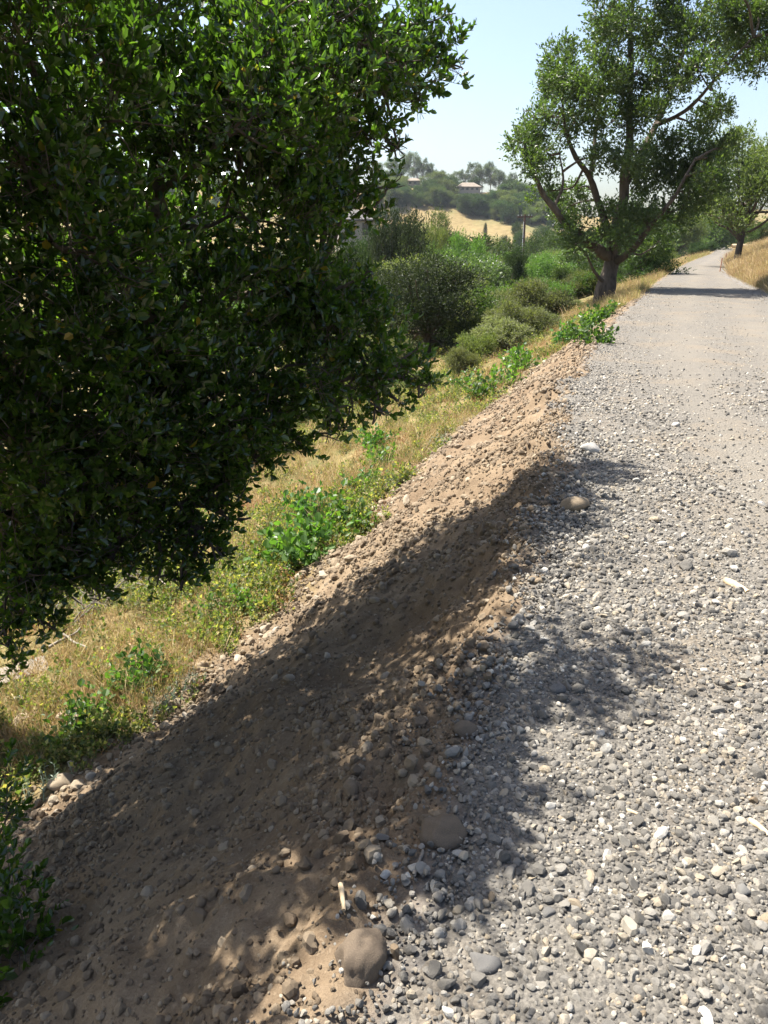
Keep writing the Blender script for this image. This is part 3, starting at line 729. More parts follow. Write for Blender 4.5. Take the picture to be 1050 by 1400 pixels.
# ------------------------------------------------------------------ the leaning tree beside the road
def road_tree():
    r = np.random.default_rng(5); Y0 = 30.0
    base = at_y(826, 402, Y0); base[2] = min(base[2], h_base(base[0], base[1]))-.1
    root = empty('spreading_tree', base, 'tall spreading tree with forked pale limbs on the left edge of the road', 'tree')
    off = -base
    def p(u, v, dy=0): return at_y(u, v, Y0+dy)
    tk = curve([base, p(829, 388), p(834, 370), p(838, 352)], 12, .02, 2)
    V, F = tube(tk, .36, .27, 14, 8, .3); new_obj('trunk', mesh_np('trunk', V, F, M['grey_bark'], True), root, off)
    limbs = [([p(838, 353), p(812, 338, -.3), p(785, 318, -.8), p(757, 285, -1), p(735, 250, -1.2), p(718, 205, -1.2)], .21, .05),
             ([p(838, 353), p(831, 317, .3), p(817, 278, .6), p(807, 240, .4), p(786, 211, 0), p(772, 165, 0), p(768, 110, 0)], .17, .035),
             ([p(839, 353), p(842, 310, -.2), p(853, 262, -.4), p(857, 190, -.3), p(860, 100, 0), p(864, 25, 0), p(868, -40, .2)], .22, .04),
             ([p(853, 255, -.4), p(872, 215, .4), p(895, 172, 1), p(920, 118, 1.4), p(940, 60, 1.8), p(968, 0, 2)], .15, .04),
             ([p(840, 360), p(868, 338, -1), p(895, 302, -1.6), p(925, 262, -2), p(950, 218, -2)], .13, .035),
             ([p(895, 172, 1), p(940, 150, 0), p(985, 100, -.5), p(1030, 50, -1)], .08, .03),
             ([p(829, 390), p(814, 372, -.6), p(803, 350, -1)], .08, .03),
             ([p(807, 240, .4), p(815, 200, 1), p(820, 130, 1.4), p(835, 50, 1.6)], .09, .03),
             ([p(757, 285, -1), p(770, 250, -.6), p(765, 210, -.3)], .06, .02)]
    cs = []
    for k, (pl, a, bb) in enumerate(limbs):
        c = curve(pl, 24, .015, 20+k); V, F = tube(c, a, bb, 9, k, .2); cs.append(c)
        new_obj('limb', mesh_np('limb', V, F, M['grey_bark'], True), root, off)
    B = []
    for (u, v, rp) in ((716, 195, 22), (722, 230, 20), (735, 165, 30), (742, 205, 28), (755, 120, 30), (765, 80, 26), (778, 100, 28), (765, 160, 30), (745, 262, 26), (768, 288, 26), (792, 170, 30),
                       (805, 120, 30), (798, 310, 24), (785, 260, 20), (832, 45, 36), (845, 0, 38), (880, 30, 38), (830, 110, 36), (870, 100, 34), (838, 165, 32), (880, 160, 32), (905, 60, 34), (905, 120, 32),
                       (945, 40, 36), (985, 20, 40), (1005, 70, 36), (955, 95, 32), (1035, 20, 40), (1040, 85, 28), (905, 200, 34), (862, 215, 28), (880, 250, 32), (925, 235, 34), (955, 225, 34), (985, 205, 22),
                       (915, 290, 28), (875, 300, 28), (853, 325, 20), (837, 285, 20), (788, 335, 18), (815, 355, 14), (950, 175, 26), (975, 250, 26), (900, 330, 20), (820, 215, 22), (870, -50, 40), (930, -30, 44),
                       (1000, -40, 44), (1070, 50, 40), (825, 320, 16), (845, 350, 13), (940, 275, 26), (985, 150, 26)):
        q = p(u, v, r.normal()*1.3); rad = rp/FPX*Y0*.92; B.append((*q, rad, rad*1.15, rad))
    B = np.array(B)
    acc = Acc(); P, D = crown_twigs(r, B, 580, 10, .6, .45, .26, 1.7, 2.0, .18)
    tl = r.uniform(.14, .34, len(P)); acc.add(*twig_leaves(r, P, D, tl, 5, .135, .068, LEAF4, .1, .5, .8))
    print('road tree twigs', len(P))
    new_obj('crown', acc.mesh('crown', M['pale_tree_leaf']), root, off)
    allp = np.concatenate([c[4:] for c in cs]); br = Acc()
    for k, bb in enumerate(B):
        d = np.linalg.norm(allp-bb[:3], axis=1); i = int(np.argmin(d)); s0 = allp[i]
        c = curve([s0, (s0+bb[:3])/2+r.normal(size=3)*.1*d[i]+[0, 0, .1], bb[:3]], 9, .05, k); br.add(*tube(c, .05, .015, 5))
        for q in range(3):
            e = bb[:3]+unit(r.normal(size=3)+[0, 0, .5])*bb[3:6]*.8
            br.add(*tube(curve([bb[:3], (bb[:3]+e)/2+r.normal(size=3)*.08, e], 6, .06, k*3+q), .02, .006, 4))
    new_obj('branches', br.mesh('branches', M['grey_bark'], True), root, off)['kind'] = 'stuff'
road_tree()

# ------------------------------------------------------------------ other trees and shrubs: unit-height kinds, copied where needed
def kind_tree(seed, style, leafmat, barkmat, twigs, leaf, nb):
    """tree of height 1 (width about w); returns part meshes"""
    r = np.random.default_rng(seed); B = []; tr = Acc(); parts = {}
    if style == 'oak':
        for k in range(nb):
            a = r.uniform(0, 6.28); rr = .38*math.sqrt(r.random()); z = r.uniform(.14, .86)-rr*.30
            B.append((rr*math.cos(a), rr*math.sin(a), max(z, .1), r.uniform(.12, .20), r.uniform(.12, .20), r.uniform(.10, .15)))
        stem = [[0, 0, -.03], [.02, .0, .15], [-.01, .02, .3]]; tw = .035
    elif style == 'open':
        for k in range(nb):
            a = r.uniform(0, 6.28); rr = .40*math.sqrt(r.random()); z = r.uniform(.42, .90)-rr*.25
            B.append((rr*math.cos(a), rr*math.sin(a), z, r.uniform(.10, .17), r.uniform(.10, .17), r.uniform(.08, .13)))
        stem = [[0, 0, -.03], [.015, .0, .18], [-.02, .02, .42]]; tw = .032
    elif style == 'tall':
        for k in range(nb):
            z = r.uniform(.25, .88); a = r.uniform(0, 6.28); rr = .22*(1-abs(z-.5)*1.2)*math.sqrt(r.random())
            B.append((rr*math.cos(a), rr*math.sin(a), z, r.uniform(.08, .13), r.uniform(.08, .13), r.uniform(.08, .13)))
        stem = [[0, 0, -.03], [.01, .0, .3], [-.01, .01, .75]]; tw = .025
    elif style == 'euc':
        for k in range(nb):
            z = r.uniform(.35, .92); a = r.uniform(0, 6.28); rr = .34*math.sqrt(r.random())*(.6+.4*math.sin(z*3))
            B.append((rr*math.cos(a), rr*math.sin(a), z, r.uniform(.09, .15), r.uniform(.09, .15), r.uniform(.06, .10)))
        stem = [[0, 0, -.03], [.015, .0, .35], [-.01, .01, .8]]; tw = .022
    elif style == 'shrub':
        for k in range(nb):
            a = r.uniform(0, 6.28); rr = .55*math.sqrt(r.random()); z = r.uniform(.2, .78)*(1-.45*rr)
            B.append((rr*math.cos(a), rr*math.sin(a), z, r.uniform(.16, .26), r.uniform(.16, .26), r.uniform(.12, .2)))
        stem = None; tw = .02
    B = np.array(B)
    if stem is not None:
        c = curve(stem, 12, .06, seed); parts['trunk'] = (lambda vf: mesh_np('trunk', vf[0], vf[1], barkmat, True))(tube(c, tw, tw*.55, 8, seed, .2))
        lb = Acc()
        for k, b in enumerate(B):
            s0 = c[r.integers(5, 12)]
            lb.add(*tube(curve([s0, (s0+b[:3])/2+[0, 0, -.02], b[:3]], 7, .06, k), tw*.4, tw*.1, 5))
        parts['limbs'] = lb.mesh('limbs', barkmat, True)
    else:
        lb = Acc()
        for k, b in enumerate(B):
            lb.add(*tube(curve([[b[0]*.15, b[1]*.15, -.03], [b[0]*.6, b[1]*.6, b[2]*.5], b[:3]], 7, .08, k), .02, .006, 4))
        parts['stems'] = lb.mesh('stems', barkmat, True)
    P, D = crown_twigs(r, B, twigs/len(B)/(B[:, 3].mean()**2), 7, .5, .4, .2, 1.5, 2.0)
    P[:, 2] = np.maximum(P[:, 2], .03)
    tl = r.uniform(.8, 2.2, len(P))*leaf
    acc = Acc(); acc.add(*twig_leaves(r, P, D, tl, 4, leaf, leaf*.52, LEAF4, .15, .5, .8))
    parts['crown' if stem is not None else 'foliage'] = acc.mesh('crown' if stem is not None else 'foliage', leafmat)
    return parts
KIND = {
    'oak_a': kind_tree(301, 'oak', M['dark_leaf'], M['oak_bark'], 7000, 0.028, 36),
    'oak_c': kind_tree(340, 'oak', M['dark_grey_leaf'], M['grey_bark'], 9000, .022, 36),
    'oak_b': kind_tree(302, 'oak', M['dark_leaf'], M['oak_bark'], 7000, 0.028, 32),
    'pale_a': kind_tree(303, 'oak', M['pale_tree_leaf'], M['grey_bark'], 6500, 0.028, 32),
    'open_a': kind_tree(320, 'open', M['olive_leaf'], M['grey_bark'], 9500, .022, 34),
    'bright_a': kind_tree(304, 'oak', M['bright_leaf'], M['grey_bark'], 6500, 0.028, 32),
    'olive_a': kind_tree(305, 'oak', M['olive_leaf'], M['grey_bark'], 6000, 0.028, 30),
    'column_a': kind_tree(306, 'tall', M['dark_leaf'], M['oak_bark'], 6500, 0.018, 34),
    'pine_a': kind_tree(307, 'tall', M['olive_leaf'], M['oak_bark'], 5000, 0.02, 24),
    'euc_a': kind_tree(308, 'euc', M['eucalyptus_leaf'], M['pale_bark'], 3600, 0.028, 24),
    'euc_b': kind_tree(309, 'euc', M['eucalyptus_leaf'], M['pale_bark'], 3200, 0.028, 18),
    'sage_a': kind_tree(310, 'shrub', M['sage_leaf'], M['dead_wood'], 5500, 0.042, 26),
    'sage_b': kind_tree(311, 'shrub', M['olive_leaf'], M['dead_wood'], 5500, 0.044, 24),
    'sage_c': kind_tree(330, 'shrub', M['sage_leaf'], M['dead_wood'], 3600, 0.044, 16),
    'bush_a': kind_tree(312, 'shrub', M['dark_leaf'], M['oak_bark'], 5500, 0.042, 24),
    'bush_b': kind_tree(313, 'shrub', M['bright_leaf'], M['oak_bark'], 5500, 0.042, 24),
}
def plant_tree(kind, name, loc, H, wx, label, cat, group=None, rz=None, r=random.Random(3)):
    parts = KIND[kind]
    base_w = 1.0 if 'bush' not in kind and 'sage' not in kind else 1.4
    o = empty(name, loc, label, cat, group, r.uniform(0, 6.28) if rz is None else rz, (wx/base_w*1.0, wx/base_w*1.0, H))
    for nm, me in parts.items(): new_obj(nm, me, o)
    return o
def by_pixel(kind, name, u, vtop, Y, wpx, label, cat, group=None, hmin=0.5):
    """top of the crown at pixel (u, vtop) at distance Y, standing on the ground there"""
    p = at_y(u, vtop, Y); g = float(h_base(p[0], p[1])); H = max(p[2]-g, hmin)
    f = np.linalg.norm(ray(u, vtop))*0+Y
    return plant_tree(kind, name, (p[0], p[1], g-.05), H, wpx/FPX*f*1.02, label, cat, group)
T = by_pixel
T('oak_c', 'oak_tree', 588, 322, 27, 165, 'dark rounded oak with bare grey twigs, nearest of the oaks beyond the slope foot', 'tree')
T('oak_c', 'oak_tree', 543, 256, 58, 95, 'dark oak half hidden by the big foreground oak, below the left ridge house', 'tree')
T('oak_c', 'oak_tree', 520, 345, 33, 120, 'dark oak showing through the lower edge of the foreground oak crown', 'tree')
T('pine_a', 'dark_tree', 606, 286, 96, 85, 'thin-trunked blue-green tree against the golden hillside', 'tree')
T('bright_a', 'round_tree', 632, 304, 78, 60, 'rounded bright green tree right of the thin-trunked tree', 'tree')
T('olive_a', 'pale_tree', 574, 298, 92, 75, 'pale yellowish green tree below the golden hillside, beside the dark oak', 'tree')
T('olive_a', 'pale_tree', 657, 328, 105, 60, 'pale olive tree between the round green tree and the ivy-covered column', 'tree')
T('column_a', 'ivy_covered_trunk', 708, 336, 60, 74, 'dark column of leaves on a trunk standing in front of the utility pole', 'tree')
T('oak_a', 'dark_tree', 678, 362, 66, 44, 'dark green tree left of the leafy column', 'tree')
T('olive_a', 'pale_tree', 676, 322, 130, 44, 'grey-green tree on the valley side just below the golden grass band', 'tree')
T('bright_a', 'bright_tree', 762, 334, 82, 70, 'yellow-green tree lit by the sun, right of the utility pole', 'tree')
T('bright_a', 'bright_tree', 738, 348, 72, 56, 'fresh green tree touching the right side of the leafy column', 'tree')
T('oak_b', 'dark_tree', 745, 318, 150, 70, 'dark oak behind the yellow-green tree, right of the utility pole', 'tree')
T('oak_a', 'dark_tree', 800, 325, 120, 80, 'dark oak seen between the lower limbs of the spreading tree', 'tree')
T('sage_b', 'shrub', 780, 372, 48, 60, 'grey-brown shrub left of the spreading tree trunk', 'shrub')
T('sage_b', 'shrub', 745, 382, 42, 70, 'olive shrub below the yellow-green tree', 'shrub')
T('sage_a', 'shrub', 650, 372, 44, 44, 'pale twiggy grey shrub beside the dark rounded oak', 'shrub')
T('sage_b', 'shrub', 712, 395, 40, 60, 'olive shrub at the foot of the leafy column', 'shrub')
T('pale_a', 'pale_tree', 612, 328, 64, 70, 'mid-green tree just above the dark rounded oak', 'tree')
T('oak_a', 'oak_tree', 520, 300, 74, 70, 'dark oak left of the pale yellowish tree, seen beside the foreground oak', 'tree')
T('oak_b', 'oak_tree', 470, 318, 62, 100, 'dark oak in front of the pale house seen through the foreground oak', 'tree')
T('olive_a', 'pale_tree', 556, 318, 80, 60, 'olive tree between the two dark oaks left of the thin-trunked tree', 'tree')
T('pale_a', 'pale_tree', 640, 342, 84, 60, 'light green tree at the foot of the round bright one', 'tree')
T('olive_a', 'pale_tree', 590, 296, 88, 56, 'small pale tree just left of the thin-trunked blue-green tree', 'tree')
T('pale_a', 'pale_tree', 600, 312, 82, 64, 'green tree at the foot of the thin-trunked blue-green tree', 'tree')
T('olive_a', 'pale_tree', 560, 290, 86, 50, 'pale tree touching the right side of the dark oak below the left ridge house', 'tree')
T('oak_b', 'oak_tree', 622, 318, 92, 50, 'dark green tree between the thin-trunked and the round bright tree', 'tree')
T('pale_a', 'pale_tree', 688, 336, 110, 50, 'green tree whose top meets the base of the utility pole', 'tree')
# behind the spreading tree and along the far road
T('oak_a', 'dark_tree', 886, 265, 44, 110, 'dark bushy tree right behind the spreading tree beside the road', 'tree')
T('bush_a', 'bush', 962, 324, 112, 40, 'round dark green bush where the far road disappears', 'bush')
T('open_a', 'pale_tree', 1034, 160, 56, 150, 'grey-green tree on the dry bank right of the far road', 'tree')
T('open_a', 'pale_tree', 928, 280, 140, 80, 'light green tree above the far end of the road, left of the round bush', 'tree')
T('bright_a', 'bright_tree', 985, 270, 170, 90, 'sunlit green tree closing the view at the end of the road', 'tree')
T('olive_a', 'pale_tree', 900, 300, 100, 60, 'pale tree glimpsed between road and spreading tree', 'tree')
T('oak_b', 'dark_tree', 1045, 300, 110, 60, 'dark tree on the bank at the right edge of the picture', 'tree')
T('bright_a', 'bright_tree', 1010, 300, 190, 60, 'green tree behind the parked car', 'tree')
T('oak_a', 'dark_tree', 955, 280, 210, 70, 'dark tree far behind the round bush', 'tree')
# sage scrub below the road
for k, (u, v, Y, w, kd, lb) in enumerate(((700, 422, 21, 105, 'sage_a', 'large grey-green sage shrub below the road edge, widest of the sage shrubs'),
        (745, 412, 23, 80, 'sage_a', 'grey sage shrub nearest the spreading tree trunk'), (652, 440, 20, 60, 'sage_b', 'olive shrub left of the large sage shrub'),
        (680, 408, 27, 70, 'sage_b', 'olive scrub bush behind the large sage shrub'), (628, 462, 18.5, 50, 'sage_a', 'grey-green shrub at the right tip of the foreground oak'),
        (725, 400, 31, 60, 'sage_b', 'low olive shrub behind the grey sage shrubs'), (640, 420, 27, 60, 'sage_b', 'scrubby bush under the right side of the dark rounded oak'),
        (770, 398, 33, 50, 'sage_a', 'small grey shrub on the dry strip left of the trunk'))):
    T(kd, 'sage_shrub', u, v, Y, w, lb, 'shrub', 'scrub below the road')
rs_ = random.Random(31); k = 0
while k < 70:
    Y = 17*(62/17)**rs_.random(); s_ = rs_.uniform(3.0, 20) if Y > 24 else rs_.uniform(2.6, 14); X = float(x_edge(Y))-s_/float(heading_cos(Y))
    u, v, f = project(np.array([X, Y, float(h_base(X, Y))+.6]))
    if not (430 < u < 830) or (520 < u < 665 and Y < 30): continue
    H = rs_.uniform(.8, 1.7)*(1+Y/70)
    kd = rs_.choice(['sage_a', 'sage_b', 'sage_c', 'bush_b', 'bush_a', 'sage_c', 'sage_a']); hue = {'sage_a': 'dense grey-green', 'sage_b': 'olive', 'sage_c': 'open twiggy grey', 'bush_b': 'bright green', 'bush_a': 'dark green'}[kd]
    plant_tree(kd, 'scrub_bush', (X, Y, float(h_base(X, Y))-.05), H, H*rs_.uniform(1.05, 1.6), hue+' scrub bush on the slope between road verge and valley trees', 'shrub', hue+' scrub below the road'); k += 1
# brush under the foreground oak
for k, (u, v, Y, w, kd, lb) in enumerate(((90, 735, 9.0, 150, 'bush_b', 'green shrub in the gap under the foreground oak at far left'), (160, 745, 10.5, 130, 'sage_a', 'grey brush under the foreground oak'),
        (20, 790, 8.4, 120, 'sage_b', 'tangled olive brush at the left edge below the oak'), (350, 560, 13.5, 130, 'bush_a', 'dark shrub in the shade behind the hanging oak boughs'),
        (430, 520, 17, 110, 'sage_b', 'olive shrub glimpsed under the oak boughs'), (270, 600, 13, 150, 'sage_a', 'grey shrub behind the hanging tip of the oak'),
        (520, 500, 19, 100, 'bush_b', 'leafy green bush under the right bough of the oak'), (580, 500, 17.5, 70, 'sage_b', 'olive bush just right of the oak bough tip'))):
    T(kd, 'brush', u, v, Y, w, lb, 'shrub', 'brush below the foreground oak')
rr_ = random.Random(12)
# wooded valley floor
VAL = 'trees filling the valley'
HUE = {'oak_a': 'dark broad', 'oak_b': 'dark rounded', 'olive_a': 'olive green', 'pale_a': 'mid green', 'bright_a': 'fresh green'}
cnt = 0
for Y in (58, 68, 80, 92, 105, 118, 132, 150, 170, 195, 220, 250):
    x = -.30*Y
    while x < .36*Y:
        X = x+rr_.uniform(-3, 3); Yj = Y+rr_.uniform(-8, 8)
        if X < float(x_edge(Yj))-(6 if Y < 90 else 9):
            g = float(h_base(X, Yj)); H = rr_.uniform(6.5, 10.0)*np.interp(Y, [55, 110], [.55, 1])
            kd = rr_.choice(['oak_a', 'oak_b', 'olive_a', 'pale_a', 'bright_a', 'pale_a'])
            pu, pv, pf = project(np.array([X, Yj, g+H]))
            if Yj < 146 and abs(pu-718) < 12+H*.6*FPX/Yj*.8: H = min(H, max(2.5, at_y(718, 337, Yj)[2]-g))
            plant_tree(kd, 'valley_tree', (X, Yj, g-.1), H, H*rr_.uniform(1.1, 1.5), HUE[kd]+' tree among the crowded treetops of the wooded valley', 'tree', VAL+', '+HUE[kd])
            cnt += 1
        x += rr_.uniform(5.5, 8)*(.75+Y/300)
# oaks on the far hillside, kept off the golden band
def band(u): return float(np.interp(u, [520, 548, 575, 610, 640, 690, 720, 760], [284, 286, 285, 286, 297, 307, 308, 314]))
tries = 0; spots = []
while len(spots) < 135 and tries < 6000:
    tries += 1; u = rr_.uniform(535, 770); v = rr_.uniform(246, 312)
    if v > band(u)-2: continue
    p = ground_hit(u, v, 700, False)
    if p[1] < 300 or p[1] > 500: continue
    if any((p[0]-q[0])**2+(p[1]-q[1])**2 < 12 for q in spots): continue
    if math.hypot(p[0]-55, (p[1]-455)*.6) < 8: continue
    spots.append(p)
extra = 0
while extra < 60:
    u = rr_.uniform(200, 545); v = rr_.uniform(235, 322); p = ground_hit(u, v, 700, False)
    if 280 < p[1] < 500: spots.append(p); extra += 1
for p in spots:
    H = rr_.choice([rr_.uniform(3.5, 6), rr_.uniform(5.5, 9), rr_.uniform(8, 11)])
    tu, tv, tf = project(p)
    if (abs(tu-640) < 26 and p[1] < 466) or (abs(tu-567) < 16 and p[1] < 476):      # nothing hides the two ridge houses
        H = min(H, at_y(tu, 263 if tu > 600 else 252, p[1])[2]-p[2])
        if H < 2: continue
    plant_tree(rr_.choice(['oak_a', 'oak_b', 'oak_a', 'olive_a']), 'hill_oak', (p[0], p[1], p[2]-.2), H, H*rr_.uniform(1.0, 1.5), 'dark rounded oak on the far hillside above the golden grass', 'tree', 'oaks on the far hillside')
for (u, v, Y, w) in ((708, 300, 330, 18), (712, 312, 300, 24), (664, 302, 350, 6), (690, 318, 300, 16), (745, 305, 330, 34)):
    T('oak_b', 'hill_oak', u, v, Y, w, 'lone oak standing in the golden grass band of the far hill', 'tree', 'lone oaks in the golden grass')
for k, (u, v, Y, w, kd) in enumerate(((552, 211, 488, 26, 'euc_a'), (566, 208, 484, 30, 'euc_b'), (578, 216, 482, 26, 'euc_a'), (590, 224, 486, 24, 'euc_a'), (604, 233, 484, 18, 'euc_b'), (615, 238, 486, 18, 'euc_a'),
        (625, 234, 488, 20, 'euc_b'), (636, 232, 486, 20, 'euc_a'), (648, 222, 490, 24, 'euc_b'), (660, 224, 488, 26, 'euc_a'), (672, 228, 486, 26, 'euc_b'), (683, 233, 488, 22, 'euc_a'), (694, 240, 486, 20, 'euc_a'),
        (672, 221, 492, 16, 'euc_b'), (702, 236, 490, 16, 'euc_b'), (535, 215, 488, 24, 'euc_a'), (716, 262, 480, 16, 'euc_a'), (730, 268, 484, 18, 'euc_b'), (515, 222, 486, 24, 'euc_b'))):
    T(kd, 'eucalyptus_tree', u, v, Y, w, 'tall airy eucalyptus on the skyline of the far ridge', 'tree', 'eucalyptus trees along the ridge', 6)

# ------------------------------------------------------------------ boxes for houses, pole, car
def box_vf(lo, hi):
    lo = np.array(lo, float); hi = np.array(hi, float)
    V = np.array([[x, y, z] for x in (lo[0], hi[0]) for y in (lo[1], hi[1]) for z in (lo[2], hi[2])])
    F = np.array([[0, 1, 3, 2], [4, 6, 7, 5], [0, 4, 5, 1], [2, 3, 7, 6], [0, 2, 6, 4], [1, 5, 7, 3]])
    return V, F
def part_box(name, parent, lo, hi, mat, bev=0):
    me = mesh_np(name, *box_vf(lo, hi), mat); o = new_obj(name, me, parent)
    if bev:
        b = o.modifiers.new('bevel', 'BEVEL'); b.width = bev; b.segments = 2
    return o
def house(u, v, Y, w, d, hw, hr, roofmat, label, rz=0.0, chimney=False):
    p = at_y(u, v, Y); g = float(h_base(p[0], p[1])); zr = p[2]-hr-hw
    root = empty('house', (p[0], p[1], zr), label, 'house', None, rz)
    part_box('wall', root, (-w/2, -d/2, -3), (w/2, d/2, hw), M['stucco'])
    e = .6
    V = np.array([[-w/2-e, -d/2-e, hw], [w/2+e, -d/2-e, hw], [w/2+e, d/2+e, hw], [-w/2-e, d/2+e, hw], [-w/2+d*.3, 0, hw+hr], [w/2-d*.3, 0, hw+hr],
                  [-w/2-e, -d/2-e, hw-.25], [w/2+e, -d/2-e, hw-.25], [w/2+e, d/2+e, hw-.25], [-w/2-e, d/2+e, hw-.25]])
    F = np.array([[0, 1, 5, 4], [2, 3, 4, 5], [0, 4, 3, 3], [1, 2, 5, 5], [6, 7, 1, 0], [8, 9, 3, 2], [7, 8, 2, 1], [9, 6, 0, 3], [9, 8, 7, 6]])
    import bmesh
    me = bpy.data.meshes.new('roof'); me.from_pydata(V.tolist(), [], [[i for n, i in enumerate(f) if i not in f[:n]] for f in F.tolist()]); me.materials.append(roofmat)
    rf = new_obj('roof', me, root)
    if chimney: part_box('chimney', rf, (w*.18, -.4, hw+hr*.4), (w*.18+.9, .5, hw+hr+1.3), M['stucco'])
    for k in range(int(w//2.6)):
        x = -w/2+1.2+k*2.6; wi = part_box('window', root, (x, -d/2-.06, .9), (x+1.5, -d/2-.003, hw-.5), M['stucco'])
        part_box('pane', wi, (x+.1, -d/2-.075, 1.0), (x+1.4, -d/2-.063, hw-.6), M['window_dark'])
    return root
house(640, 249.5, 462, 11.5, 9, 2.6, 2.3, M['roof_tan'], 'low house with a broad tan roof below the eucalyptus on the ridge', .1)
house(566, 243.5, 474, 7.5, 7, 2.6, 1.5, M['roof_tan'], 'small house with a chimney on the left of the ridge', -.1, True)
house(486, 287, 150, 6.5, 6, 3.6, 1.6, M['roof_grey'], 'pale house glimpsed through the gap in the foreground oak', .2)

def utility_pole():
    p = at_y(718, 293, 146); g = float(h_base(p[0], p[1])); H = p[2]-g
    root = empty('utility_pole', (p[0], p[1], g), 'brown wooden utility pole with a crossarm rising from the valley trees', 'pole')
    V, F = tube(np.array([[0, 0, -.3], [0, 0, H*.5], [0, 0, H]]), .24, .17, 10); new_obj('post', mesh_np('post', V, F, M['pole_wood'], True), root)
    part_box('crossarm', root, (-1.35, -.26, H-.55), (1.25, -.12, H-.28), M['pole_wood'])
    for x in (-1.2, -.6, .6, 1.1):
        V, F = tube(np.array([[x, -.19, H-.29], [x, -.19, H-.18], [x, -.19, H-.05]]), .05, .09, 8); new_obj('insulator', mesh_np('insulator', V, F, M['insulator'], True), root)
    V, F = tube(np.array([[-.2, -.15, 1], [-.2, -.15, H*.6], [-.2, -.15, H-1.2]]), .05, .05, 6); new_obj('conduit', mesh_np('conduit', V, F, M['conduit']), root)
    for s in (-1, 1):
        c = np.array([[s*.9, -.2, H-.42], [s*.5, -.2, H-.8], [s*.1, -.2, H-1.15]]); V, F = tube(c, .035, .035, 5); new_obj('brace', mesh_np('brace', V, F, M['pole_wood']), root)
utility_pole()

def parked_car():
    p = at_y(990, 337, 190); Yc = 190; X = float(x_edge(Yc))+1.3; g = float(h_base(X, Yc))
    root = empty('parked_car', (X, Yc, g), 'dark blue car parked at the far end of the road', 'car', None, -.4)
    prof = np.array([[-.85, .35], [-.88, .75], [-.80, .92], [-.62, 1.38], [.62, 1.38], [.80, .92], [.88, .75], [.85, .35]])
    V = np.concatenate([np.stack([prof[:, 0], np.full(8, yv), np.where(prof[:, 1] > 1.0, 1.38 if abs(yv) < 1.2 else .95, prof[:, 1])], -1) for yv in (-2.1, -1.0, .9, 2.0)])
    F = np.array([[a*8+k, a*8+(k+1) % 8, a*8+8+(k+1) % 8, a*8+8+k] for a in range(3) for k in range(8)])
    V2 = V.copy(); F2 = np.concatenate([F, [[0, 1, 6, 7], [1, 2, 5, 6], [24, 31, 30, 25], [25, 30, 29, 26]]])
    new_obj('body', mesh_np('body', V2, F2, M['car_paint']), root)
    part_box('windscreen', root, (-.58, -1.72, .98), (.58, -1.62, 1.25), M['window_dark'])
    for x in (-.78, .78):
        for yy in (-1.35, 1.3):
            V, F = tube(np.array([[x-.1, yy, .33], [x, yy, .33], [x+.1, yy, .33]]), .33, .33, 14); new_obj('wheel', mesh_np('wheel', V, F, M['tyre']), root)
    for x in (-.62, .62): part_box('headlight', root, (x-.14, -2.16, .62), (x+.14, -2.105, .78), M['lamp_glass'])
parked_car()
# felled log by the car and stakes on the bank
p = at_y(1004, 338, 150); X = float(x_edge(150))+4.4; g = float(h_base(X, 150))
V, F = tube(curve([[-1.6, 0, .35], [0, .1, .38], [1.6, .1, .36]], 8), .36, .33, 10, 3, .15)
tag(new_obj('log', mesh_np('log', V, F, M['cut_wood'], True), None, (X, 150, g)), 'pale log lying beside the far end of the road', 'log')
for (u, v, Y, Hh, lb) in ((986.5, 353, 47, .75, 'thin rusty stake on the dry bank, nearer of the two'), (993, 343, 62, .8, 'thin rusty stake on the dry bank, farther of the two')):
    p = at_y(u, v, Y); g = float(h_full(np.array([p[0]]), np.array([p[1]]))[0])
    o = part_box('stake', None, (-.02, -.02, -.2), (.02, .02, Hh), M['stake_wood'], .006); o.location = (p[0], Y, g); o.rotation_euler = (.03, .04, .3)
    tag(o, lb, 'stake', 'stakes on the bank')

# ------------------------------------------------------------------ weeds and dry grass (stuff)
def weed_mesh(name, seed, mat, n_stem, h, k, L, W, tmpl, lean=.5):
    r = np.random.default_rng(seed); acc = Acc()
    P = np.stack([r.normal(0, h*.25, n_stem), r.normal(0, h*.25, n_stem), np.zeros(n_stem)], -1)
    D = unit(np.stack([r.normal(0, lean, n_stem), r.normal(0, lean, n_stem), np.ones(n_stem)], -1)); tl = r.uniform(.5, 1, n_stem)*h
    acc.add(*twig_leaves(r, P, D, tl, k, L, W, tmpl, .1, .5, 1.0)); acc.add(*twig_sticks(P+D*(tl*.45)[:, None], D, tl*.5, .0016))
    return acc.mesh(name, mat)
def straw_mesh(name, seed, n, h, mat, spread=.08, w=.004, lean=.45):
    r = np.random.default_rng(seed); P = np.stack([r.normal(0, spread, n), r.normal(0, spread, n), np.zeros(n)], -1)
    D = unit(np.stack([r.normal(0, lean, n), r.normal(0, lean, n), np.ones(n)], -1)); Nn = r.normal(size=(n, 3))
    acc = Acc(); hh = h*r.uniform(.4, 1.1, n); acc.add(*leaves(P, D, Nn, hh, w, LEAF4))
    tip = P+D*(hh*.85)[:, None]; k = r.random(n) < .35
    acc.add(*leaves(tip[k], D[k]+r.normal(size=(k.sum(), 3))*.25, Nn[k], .04, .009, LEAF4))
    return acc.mesh(name, mat)
weed_meshes = [weed_mesh('weed_piece', 400+k, M['weed_leaf'], 8, .18+.05*k, 9, .046, .036, LEAF4, .7) for k in range(4)]
weed_meshes += [weed_mesh('dry_weed_piece', 410+k, M['dry_leaf'], 6, .18, 7, .026, .016, LEAF4) for k in range(2)]
